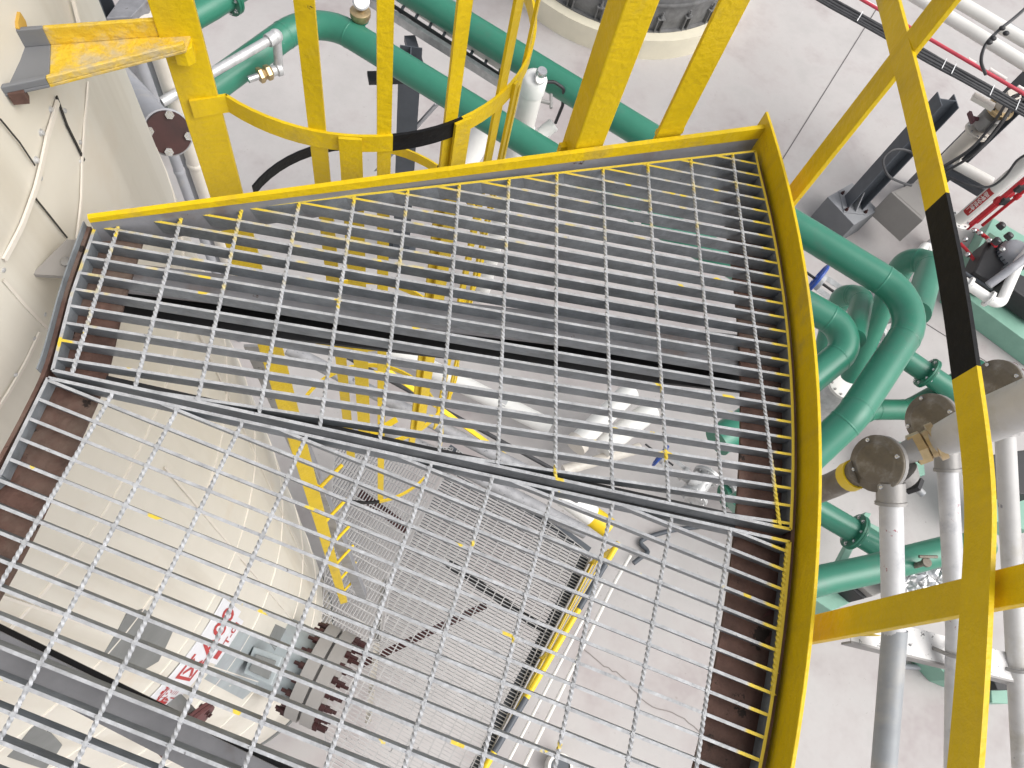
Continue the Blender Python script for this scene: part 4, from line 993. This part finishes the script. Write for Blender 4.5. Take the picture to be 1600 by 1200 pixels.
for k in range(4):
    o = V((-.06+.04*k, .05*math.sin(k*2), 0))
    MB().tube([p+o for p in spline(P((1598,150,6.25),(1580,160,6.35),(1556,195,6.9),(1520,236,7.3),(1470,268,7.8)), 6)], .020, 8).build('cable', M['cable'], cd_)
cs_ = thing('sagging_cable', 'thin black cable sagging past the white riser at the right edge', 'cable', at(1560,290,7.2))
MB().tube(spline(P((1615,236,6.6),(1590,250,6.8),(1570,276,7.1),(1545,292,7.3),(1510,288,7.4),(1480,276,7.5)), 6), .018, 8).build('cable', M['cable'], cs_)
fb_ = thing('floor_bar', 'short grey bar lying on the floor just below the mint corner bracket', 'bar', at(1430,1041,8.95))
MB().tube(P((1404,1041,8.96),(1462,1043,8.96)), .035, 10).build('bar', M['greyp'], fb_)
lc = thing('looped_cable', 'black cable loop hanging beside the dark rack column', 'cable', at(1400,255,7.3))
MB().tube(spline(P((1436,250,7.0),(1420,236,7.0),(1396,234,7.0),(1380,250,7.1),(1388,274,7.2),(1408,285,7.3),(1424,290,7.35)), 7), .018, 8).build('cable', M['cable'], lc)
jb = thing('taupe_box', 'taupe metal box with two black cable loops behind the knee rail', 'box', at(1420,320,8.0))
MB().prism([at(1392,300,8.0), at(1432,284,8.0), at(1455,322,8.0), at(1442,345,8.0)], (0,0,-.55)).build('case', M['boxgrey'], jb, .01)
MB().prism([at(1398,301,7.995), at(1431,288,7.995), at(1450,322,7.995), at(1440,338,7.995)], (0,0,-.004)).build('lid', M['boxgrey'], jb)
MB().tube(spline(P((1404,316,8.2),(1392,318,8.3),(1392,326,8.3),(1402,326,8.2)), 6), .018, 8).build('loop', M['cable'], jb)
MB().tube(spline(P((1418,328,8.2),(1408,334,8.3),(1416,342,8.3),(1426,338,8.2)), 6), .018, 8).build('loop', M['cable'], jb)

# ------------------------------------------------------------------ pump skid on the right
sk = thing('pump_skid', 'mint green pump skid base with a black pump and dark motor at the right edge', 'pump skid', V((*at(1570,430,8.7).xy,ZF)))
zb_ = CAMZ-8.6
qk = [at(1552,340,8.6), at(1494,452,8.6), at(1640,560,8.6), at(1690,420,8.6)]
MB().prism(qk, (0,0,ZF-zb_+.0)).build('base_frame', M['mint'], sk, .012)
M['mint_dk'] = mat('dark_green_tray', (.09,.16,.11), .6, 0, .15, 6)
MB().prism([p+V((0,0,.006)) for p in (at(1546,364,8.6), at(1508,440,8.6), at(1522,450,8.6), at(1558,372,8.6))], (0,0,.004)).build('drip_tray', M['mint_dk'], sk)
pb = MB().prism([at(1546,372,8.2), at(1522,424,8.2), at(1556,446,8.2), at(1580,392,8.2)], (0,0,-.38)).build('pump_body', M['steel_bl'], sk, .03)
b = MB()
for (u, v) in ((1560,356),(1572,372),(1553,380)): b.lathe(at(u, v, 8.05), (.3,.2,1), [(0,.06),(.08,.06),(.1,.04)], 10)
b.each('pump_cap', M['cable'], sk)
mc = at(1592,392,8.05); mo = MB().lathe(mc+V((0,0,-.5)), (0,0,1), [(0,.20),(.05,.24),(.46,.24),(.52,.20),(.56,.10)], 30).build('motor', M['greyp'], sk)
b = MB()
for k in range(24):
    a = 2*math.pi*k/24; rn = V((math.cos(a), math.sin(a), 0)); b.obox(mc+rn*.25+V((0,0,-.27)), rn*.02, V((-rn.y,rn.x,0))*.005, V((0,0,.18)))
b.each('fin', M['steel_dk'], mo)
MB().prism([at(1566,440,8.2), at(1585,424,8.2), at(1650,450,8.2), at(1640,492,8.2)], (0,0,-.36)).build('gearbox', M['steel_bl'], sk, .03)
def chainpipe(name, label, pts, wpx, m, flg, cat='pipe', bend=.12, group=None):
    q = P(*pts); r = rad(*pts[0], wpx); t = thing(name, label, cat, q[0], group); MB().tube(q, r, 16, bend).build('pipe', M[m], t)
    for (u, v, h, d) in flg: flange(t, at(u, v, h), d, r*1.7, .02, M['white2'], 6)
    return t
dxy = (at(1535,462,8.1)-at(1505,442,8.1)).normalized()
chainpipe('pump_suction_pipe', 'white flanged suction pipe bending around the mint skid', [(1494,432,8.1),(1562,478,8.1),(1592,410,8.0),(1640,350,8.0)], 16, 'white2', [(1512,445,8.1,dxy),(1545,467,8.1,dxy)])
chainpipe('flexible_hose', 'dark grey flexible hose slanting across the mint skid', [(1544,446,8.15),(1580,420,7.9),(1650,368,7.7)], 13, 'greyp', [])
chainpipe('flexible_hose', 'thin dark steel rail along the edge of the mint skid', [(1504,424,8.3),(1550,452,8.3)], 5, 'steel_dk', [])
# white riser with red label, red risers
def vriser(name, label, u, v, h, wpx, m, ztop, cat='pipe', group=None, zbot=None):
    p = at(u, v, h); r = rad(u, v, h, wpx); t = thing(name, label, cat, V((p.x,p.y,zbot if zbot is not None else ZF)), group)
    MB().tube([V((p.x,p.y,zbot if zbot is not None else CAMZ-h)), V((p.x,p.y,ztop))], r, 18).build('pipe', M[m], t); return t, p, r
rw, p, r = vriser('white_riser', 'white vertical riser with a red lettered label left of the red pipes', 1497,346,8.3, 19, 'white', -4.6)
flange(rw, (p.x,p.y,CAMZ-8.28), (0,0,1), r*1.8, .022, M['white2'], 8)
MB().tube([V((p.x,p.y,ZF)), V((p.x,p.y,CAMZ-8.3))], r*.9, 14).build('stub', M['white'], rw)
# label wraps the riser on the side seen from the platform
vdir = V((-p.x,-p.y,0)).normalized(); th0 = math.atan2(vdir.y, vdir.x)
def cyl_patch(parent, c, r, ta, tb, z0, z1, m, name):
    vs = []; n = 10
    for i in range(n+1):
        th = ta+(tb-ta)*i/n
        for rr_ in (r, r-.003):
            for z in (z0, z1): vs.append(V((c.x+rr_*math.cos(th), c.y+rr_*math.sin(th), z)))
    fs = []
    for i in range(n):
        o = i*4; fs += [(o,o+4,o+5,o+1),(o+2,o+3,o+7,o+6),(o+1,o+5,o+7,o+3),(o,o+2,o+6,o+4)]
    fs += [(0,1,3,2),(n*4,n*4+2,n*4+3,n*4+1)]
    return MB().add(vs, fs).build(name, m, parent)
zl0, zl1 = ZF+.95, ZF+1.50
lb = cyl_patch(rw, p, r+.004, th0-.85, th0+.35, zl0, zl1, M['redtxt'], 'red_label')
vs_, fs_ = text_mesh('■危险化学品'); xs = [v.x for v in vs_]; ys = [v.y for v in vs_]
o_ = []
for v in vs_:
    z = zl0+.06+(zl1-zl0-.12)*(v.x-min(xs))/(max(xs)-min(xs)); th = th0+.2-.85*(1-(v.y-min(ys))/(max(ys)-min(ys)))
    o_.append(V((p.x+(r+.006)*math.cos(th), p.y+(r+.006)*math.sin(th), z)))
MB().add(o_, fs_).build('lettering', M['white2'], lb)
for (u, v, wpx, lab, zt) in ((1511,356,8,'red vertical pipe closest to the white riser',-4.8),(1526,347,6,'red vertical pipe in the middle of the three by the skid',-4.7),(1535,352,5,'thinnest red vertical pipe at the right of the three',-4.6)):
    t, p_, r_ = vriser('red_pipe', lab, u, v, 8.35, wpx, 'red', zt, 'pipe', 'red pipes by the pump skid')
    for f in (.25,.6): MB().lathe(V((p_.x,p_.y,CAMZ-8.35+(zt-CAMZ+8.35)*f)), (0,0,1), [(0,r_*1.1),(.02,r_*1.7),(.10,r_*1.7),(.12,r_*1.1)], 8).build('coupling', M['red'], t)
    if wpx == 8: 
        for f in (.3,.42): MB().obox(V((p_.x+.02,p_.y-.05,CAMZ-8.35+(zt-CAMZ+8.35)*f)), V((.05,0,0)), V((0,.03,0)), V((0,0,.06))).build('valve', M['steel_bl'], t)
chainpipe('red_pipe_branch', 'short red branch line with chrome valves on the drip tray', [(1500,380,8.4),(1510,390,8.4),(1526,412,8.4)], 5, 'red', [], bend=.03)
chainpipe('red_pipe_branch', 'short red branch line feeding the black pump', [(1522,358,8.3),(1540,370,8.3),(1556,384,8.1)], 6, 'red', [], bend=.03)
bx = MB()
for (u, v, h) in ((1522,360,8.28),(1531,364,8.25),(1546,376,8.15),(1566,390,8.0),(1508,374,8.35),(1512,398,8.38)): bx.ball(at(u, v, h), .045, 6)
ft = thing('branch_fittings', 'cluster of bright fittings strung along the red branch lines', 'fittings', at(1530,376,8.3)); bx.each('fitting', M['chrome'], ft)

# ------------------------------------------------------------------ gate valves with blue wheels
def valve(label, u0, v0, u1, v1, h, sc=1.0):
    a, b = at(u0, v0, h), at(u1, v1, h); d = (b-a).normalized(); L = (b-a).length
    t = thing('gate_valve', label, 'valve', b, 'blue handwheel valves')
    R0 = .19*sc; x = d.orthogonal().normalized()
    wl = MB().torus(a, d, R0, .022*sc, 30, 8); y = d.cross(x)
    for k in range(5):
        an = 2*math.pi*k/5; wl.tube([a, a+(x*math.cos(an)+y*math.sin(an))*R0], .014*sc, 6)
    wl.lathe(a-d*.03, d, [(0,.045*sc),(.06,.045*sc)], 12).build('handwheel', M['blue'], t)
    MB().tube([a-d*.30*sc, a+d*.25*sc], .016*sc, 8).build('stem', M['steel_bl'], t)
    yk = MB(); 
    for s in (-1,1): yk.beam(a+d*.04+x*s*.075*sc, a+d*.42*sc+x*s*.085*sc, .06*sc, .03*sc, y)
    yk.lathe(a+d*.03, d, [(0,.10*sc),(.05*sc,.10*sc)], 16).build('yoke', M['galvp'], t)
    MB().lathe(a+d*.42*sc, d, [(0,.12*sc),(.05*sc,.14*sc),(.05*sc,.10*sc),(.16*sc,.10*sc),(.16*sc,.16*sc),(.22*sc,.16*sc),(.22*sc,.12*sc),(.42*sc,.13*sc)], 22).build('bonnet', M['galvp'], t)
    c = a+d*(.62*sc); pd = d.cross(V((0,0,1))).normalized()
    MB().lathe(c-pd*.22*sc+d*.16*sc, pd, [(0,.13*sc),(.44*sc,.13*sc)], 20).build('body', M['galvp'], t)
    for s in (-1,1): flange(t, c+pd*s*.22*sc+d*.16*sc, pd, .23*sc, .03*sc, M['galvp'], 8)
    return t
valve('galvanised gate valve with a blue handwheel between the two green elbows', 1276,437,1374,506, 7.4, 1.12)
valve('gate valve with a blue handwheel seen through the far grating near its middle', 1032,712,1075,745, 7.6, .72)
valve('gate valve with a blue handwheel seen through the far grating close to the outer ring', 1172,675,1225,712, 7.6, .85)
bv = at(1322,598,7.9); sv = thing('silver_vessel', 'silver round strainer with a white bolted cover below the second green elbow', 'strainer', V((*at(1316,612,8.3).xy,ZF)))
MB().lathe((bv.x,bv.y,CAMZ-8.75), (0,0,1), [(0,.16),(.1,.25),(.55,.25),(.62,.20),(.78,.20)], 30).build('body', M['galvp'], sv)
cv = MB().lathe((bv.x,bv.y,CAMZ-7.98), (0,0,1), [(0,.215),(.05,.215),(.055,.20)], 36).build('cover', M['white'], sv)
b = MB()
for k in range(12): a = 2*math.pi*k/12; b.lathe((bv.x+.185*math.cos(a), bv.y+.185*math.sin(a), CAMZ-7.93), (0,0,1), [(0,.016),(.02,.016)], 6, False)
b.each('cover_bolt', M['boxg'], cv)
chainpipe('drain_line', 'black drain line running from the low green pipe to the silver strainer', [(1352,552,7.9),(1338,562,7.95),(1318,576,8.0)], 6, 'rubber', [], bend=.03)
gw = chainpipe('insulated_line', 'grey foam covered line with a white elbow behind the wide green elbow', [(1398,432,8.4),(1440,395,8.4),(1456,378,8.4),(1478,392,8.4)], 12, 'greyp', [], bend=.16)
MB().tube(P((1436,398,8.39),(1448,382,8.38),(1452,395,8.38),(1478,412,8.38)), .075, 14, .12).build('white_elbow', M['white2'], gw)
mv = thing('maroon_valve', 'small maroon handwheel valve on a green pipe stub at the right edge', 'valve', at(1575,575,7.6))
c = at(1575,580,7.6); MB().torus(c+V((.0,0,.10)), (.1,-.3,1), .065, .016, 18, 6).lathe(c+V((0,0,-.05)), (0,0,1), [(0,.04),(.13,.03),(.16,.02)], 10).build('wheel', M['maroon'], mv)
MB().tube([at(1540,590,7.9), at(1592,592,7.8)], .11, 18).build('green_stub', M['green'], mv)
MB().tube([at(1570,592,7.6), at(1598,578,7.6)], .022, 8).build('lever', M['maroon'], mv)

# ------------------------------------------------------------------ machines at the lower right
def skidbox(label, top, h, dz, parts, m='mint'):
    q = P(*[(u, v, h) for u, v in top]); t = thing('machine_base', label, 'machine base', V((*(sum(q, V())/len(q)).xy,ZF)), 'mint machine bases')
    MB().prism(q, (0,0,-dz)).build('base', M[m], t, .01)
    for nm, poly, hh_, dd_, mm in parts: MB().prism(P(*[(u, v, hh_) for u, v in poly]), (0,0,-dd_)).build(nm, M[mm], t, .012)
    return t
skidbox('mint machine base with a black drive under the lowest green pipe', ((1262,930),(1320,905),(1350,932),(1300,955)), 8.3, .5,
        [('drive_block', ((1316,908),(1376,890),(1396,908),(1350,936)), 8.0, .35, 'steel_bl'), ('dark_cover', ((1346,916),(1384,904),(1396,918),(1364,932)), 7.9, .3, 'boxgrey')])
skidbox('mint frame rail beside the short flanged green pipe', ((1352,800),(1362,802),(1310,905),(1298,900)), 8.3, .12, [('rail_end', ((1338,806),(1400,836),(1394,850),(1334,822)), 8.3, .1, 'mint')])
skidbox('mint base behind the nearest junction box', ((1390,690),(1440,690),(1446,742),(1398,750)), 8.5, .3, [])
skidbox('mint machine base beyond the conduits at the right edge', ((1545,760),(1600,765),(1610,830),(1548,812)), 8.3, .4, [('black_motor_block', ((1540,712),(1620,700),(1620,775),(1548,765)), 8.0, .4, 'steel_bl')])
skidbox('mint corner bracket on the floor just below the conduit support', ((1448,1022),(1520,1048),(1510,1072),(1486,1062)), 8.6, .4, [('white_strip', ((1484,1040),(1496,1040),(1490,1072),(1482,1070)), 8.55, .02, 'white')])
skidbox('small mint foot at the right below the conduit support', ((1548,1076),(1582,1078),(1576,1100),(1550,1098)), 8.6, .4, [('dark_pad', ((1552,1062),(1582,1062),(1582,1078),(1558,1078)), 8.4, .2, 'steel_bl')])
ml = thing('foil_lagged_fitting', 'crumpled silver foil lagging lump behind the conduits', 'lagging', at(1440,915,7.6))
mb = MB(); rs = random.Random(3)
for (u, v, r) in ((1412,900,.15),(1436,902,.17),(1462,892,.14),(1450,920,.16),(1400,915,.12),(1425,925,.15),(1475,905,.12)): mb.ball(at(u, v, 7.7), r, 7, sc=(1,.8,.75))
for i in range(len(mb.v)): mb.v[i] = mb.v[i]+V((rs.uniform(-.022,.022), rs.uniform(-.022,.022), rs.uniform(-.022,.022)))
mb.sm = [False]*len(mb.sm); mb.build('foil', M['silver'], ml)

# ------------------------------------------------------------------ the lower landing seen through the gratings
HL = 7.3; zl = CAMZ-HL
def gl(u, v): return g2(u, v, HL)
ll = thing('landing_grating', 'lower landing grating with tight bars beside the yellow lower handrail', 'grating', (*gl(700,950),zl), 'gratings of the lower landing')
dA = gl(735,1235)-gl(925,868)
angL = math.degrees(math.atan2(dA.y, dA.x))
pr = [gl(715,702), gl(925,868), gl(735,1235), gl(520,1270), gl(505,1130), gl(500,1004), gl(596,1003), gl(612,905)]
v_ = gl(640,1062)-gl(705,1105); angs = math.degrees(math.atan2((gl(685,1010)-gl(640,985)).y, (gl(685,1010)-gl(640,985)).x))
grating(ll, pr, angs, .032, gl(700,1000), angs+90, .10, gl(700,1000), z=zl, t=.0075, dep=.04, side=M['zinc'], top=M['zinc_far'], twist=False, rod_s=.011, band=.009)
l2 = thing('landing_grating', 'lower landing grating with steep bars next to the cage post foot', 'grating', (*gl(600,800),zl), 'gratings of the lower landing')
pr2 = [gl(525,690), gl(708,700), gl(605,905), gl(592,1000), gl(500,1000), gl(508,900)]
grating(l2, pr2, angs+90, .032, gl(600,800), angs, .10, gl(600,800), z=zl, t=.0075, dep=.04, side=M['zinc'], top=M['zinc_far'], twist=False, rod_s=.011, band=.009)
def lbeam(label, a, b, wd, hgt, h, m):
    p, q = at(*a, h), at(*b, h); t = thing('landing_beam', label, 'beam', (p+q)/2, 'beams under the lower landing')
    MB().beam(p, q, wd, .01).build('flange', M[m], t); MB().beam(p-V((0,0,hgt/2+.006)), q-V((0,0,hgt/2+.006)), .01, hgt).build('web', M[m], t)
    return t
lbeam('dark outer beam along the free edge of the lower landing', (915,870), (725,1235), .10, .14, HL+.05, 'steel_dk')
lbeam('dark cross beam slanting under the lower landing', (700,880), (850,985), .08, .12, HL+.05, 'steel_bl')
lbeam('dark beam under the far edge of the lower landing', (700,700), (920,862), .10, .14, HL+.05, 'steel_dk')
lbeam('dark red primed pipe brace under the lower landing', (560,1040), (760,945), .07, .06, HL+.35, 'rust2')
lbeam('dark primed beam below the steep barred landing', (560,770), (640,830), .10, .10, HL+.4, 'rust2')
lbeam('pale yellow edge plate dividing the landing gratings', (600,905), (575,1130), .055, .03, HL+.045, 'trim')
# yellow toe plate and tube handrail of the lower landing
lr = thing('lower_handrail', 'yellow and black tube handrail with posts along the lower landing', 'handrail', (*gl(830,1050),zl))
e0, e1_ = at(928,872,HL), at(738,1238,HL)
MB().beam(e0+V((0,0,.05)), e1_+V((0,0,.05)), .008, .15).build('toe_plate', M['yellow_far'], lr)
hr0, hr1 = at(966,848,HL-1.1), at(735,1238,HL-1.1)
off_ = V((hr0.x-e0.x, hr0.y-e0.y, 0))
n = 20; rt = rad(870,1000,HL-1.1,9.5)
blkseg = [(.14,.32),(.60,.80)]
def seg(f0, f1, m, name):
    MB().tube([lerp(hr0,hr1,f0), lerp(hr0,hr1,f1)], rt, 14).build(name, M[m], lr)
seg(0,.10,'yellow_far','top_rail'); seg(.10,.30,'steel_dk','black_stripe'); seg(.30,.66,'yellow_far','top_rail'); seg(.66,.86,'steel_dk','black_stripe'); seg(.86,1.0,'yellow_far','top_rail')
for k, zf in enumerate((.35,.62,.86)):
    a_ = lerp(e0, hr0, zf); b_ = lerp(e1_, hr1, zf); MB().beam(a_, b_, .006, .035).build('mid_rail', M['yellow_far'], lr)
for f in (.03,.47,.93):
    MB().beam(lerp(e0,e1_,f), lerp(hr0,hr1,f), .05, .012, (e1_-e0).normalized()).build('post', M['yellow_far'], lr)
wl_ = thing('thin_conduit', 'thin white conduit line running parallel to the lower handrail', 'conduit', at(860,1050,8.5))
MB().tube(P((985,868,8.6),(963,905,8.6),(800,1235,8.6)), .022, 8).build('tube', M['white'], wl_)
w2 = thing('thin_conduit', 'second thin white conduit line close outside the lower handrail tube', 'conduit', at(830,1080,8.5))
MB().tube(P((944,905,8.6),(770,1235,8.6)), .018, 8).build('tube', M['white'], w2)
# bollard-like post, hose and pipes under the joint of the gratings
bo = thing('striped_bollard', 'white guard post with yellow and black ends under the seam of the gratings', 'bollard', at(900,795,6.8))
q = P((845,745,6.5),(872,768,6.6),(925,806,6.7),(950,824,6.75)); rb_ = rad(900,790,6.6,34)
MB().tube([q[0], q[1]], rb_*.55, 16).build('black_tube', M['steel_bl'], bo); MB().tube([q[1], q[2]], rb_, 20).build('white_sleeve', M['white2'], bo); MB().tube([q[2], q[3]], rb_*.98, 20).build('yellow_end', M['yellow_far'], bo)
hs_ = thing('black_hose', 'dark hose looping on the floor beyond the end of the lower handrail', 'hose', at(1000,860,FLOOR))
MB().tube(spline(P((990,880,8.9),(1000,872,8.9),(1012,862,8.95),(1002,845,8.95),(1045,830,8.95),(1100,822,8.95)), 6), .03, 10).build('hose', M['steel_dk'], hs_)
sp_ = thing('galvanised_handrail', 'galvanised tube slanting below the far grating toward the lower landing', 'handrail', at(720,690,5.8))
MB().tube(P((450,545,5.6),(905,778,6.1)), rad(720,690,5.8,20), 16).build('tube', M['speck'], sp_)
MB().tube(P((590,664,5.9),(915,832,6.2)), rad(750,745,6,22), 14).build('lower_tube', M['speck'], sp_)
MB().tube(P((500,535,6.6),(880,742,6.8)), .022, 10).build('cable', M['cable'], sp_)
st = thing('diagonal_brace', 'grey angle brace dropping beside the tank toward the lower landing', 'brace', at(560,920,7.0))
q = P((398,540,2.4),(470,705,3.6),(566,935,7.0)); d_ = (q[2]-q[0]).normalized(); sd_ = d_.cross(V((0,1,0))).normalized()
MB().beam(q[0], q[2], .075, .010, V((0,-1,.3))).build('angle_leg', M['speck'], st)
MB().beam(q[0]+V((.032,.03,0)), q[2]+V((.032,.03,0)), .008, .06, V((0,-1,.3))).build('angle_flange', M['beam'], st)
ws = thing('white_duct', 'white duct lying on the floor far below the far grating', 'duct', at(720,600,8.7))
MB().tube(P((600,540,8.6),(860,668,8.6)), rad(720,600,8.6,28), 20).build('duct', M['white2'], ws)
MB().lathe(at(780,628,8.6), at(800,638,8.6)-at(780,628,8.6), [(0,.118),(.1,.118)], 22).build('band', M['galvp'], ws)
for (u, v, lab) in ((962,650,'pair of white pumps heads seen through the far grating'),):
    t = thing('white_manifold', 'white plastic manifold of two capped tubes seen through the far grating', 'manifold', at(u, v, 8.6))
    MB().tube(P((905,690,8.2),(985,610,8.2)), .13, 20).build('tube', M['white2'], t); MB().tube(P((940,700,8.4),(1018,640,8.4)), .14, 20).build('tube', M['white2'], t)
    MB().tube(P((880,735,8.5),(1000,700,8.5)), .07, 16).build('header', M['trim'], t)
    MB().lathe(at(905,690,8.2), at(900,695,8.2)-at(905,690,8.2), [(0,.15),(.08,.15),(.085,.10)], 20).build('cap', M['trim'], t)
yd = thing('yellow_brace', 'yellow flat stair brace below the seam of the gratings', 'brace', at(700,640,5.5))
MB().beam(at(600,575,5.2), at(790,712,6.2), .04, .012).build('flat', M['yellow_far'], yd)
MB().beam(at(620,655,5.6), at(545,700,5.8), .05, .012).build('strut', M['yellow_far'], yd)
gs = thing('green_stub_pipe', 'dark green stub pipe seen through the far grating beside the outer ring', 'pipe', at(1180,760,8.2))
MB().tube(P((1130,775,8.2),(1240,752,8.2)), .14, 18).build('pipe', M['green_dk'], gs); flange(gs, at(1140,773,8.2), at(1240,752,8.2)-at(1130,775,8.2), .2, .03, M['galvp'], 8)
rg2 = thing('floor_drain_cap', 'white rimmed round drain cap on the floor at the bottom of the picture', 'drain', at(876,1196,FLOOR))
c = at(876,1199,8.8); MB().lathe((c.x,c.y,ZF), (0,0,1), [(0,.14),(8.8*0+.2,.14),(.2,.11),(.16,.11)], 28).build('rim', M['white'], rg2); MB().lathe((c.x,c.y,ZF+.17), (0,0,1), [(0,.105),(.01,.105)], 24).build('lid', M['steel_dk'], rg2)
lf = thing('dry_leaf', 'small dark red leaf caught under the near grating beside the outer ring', 'leaf', at(1205,955,1.115))
MB().prism([at(1190,966,1.113), at(1200,954,1.112), at(1214,946,1.112), at(1206,958,1.112)], (0,0,.001)).build('blade', M['rust2'], lf)

for o in list(bpy.data.objects):
    if '_org' in o: del o['_org']
for m in bpy.data.materials:
    if 'out' in m: del m['out']
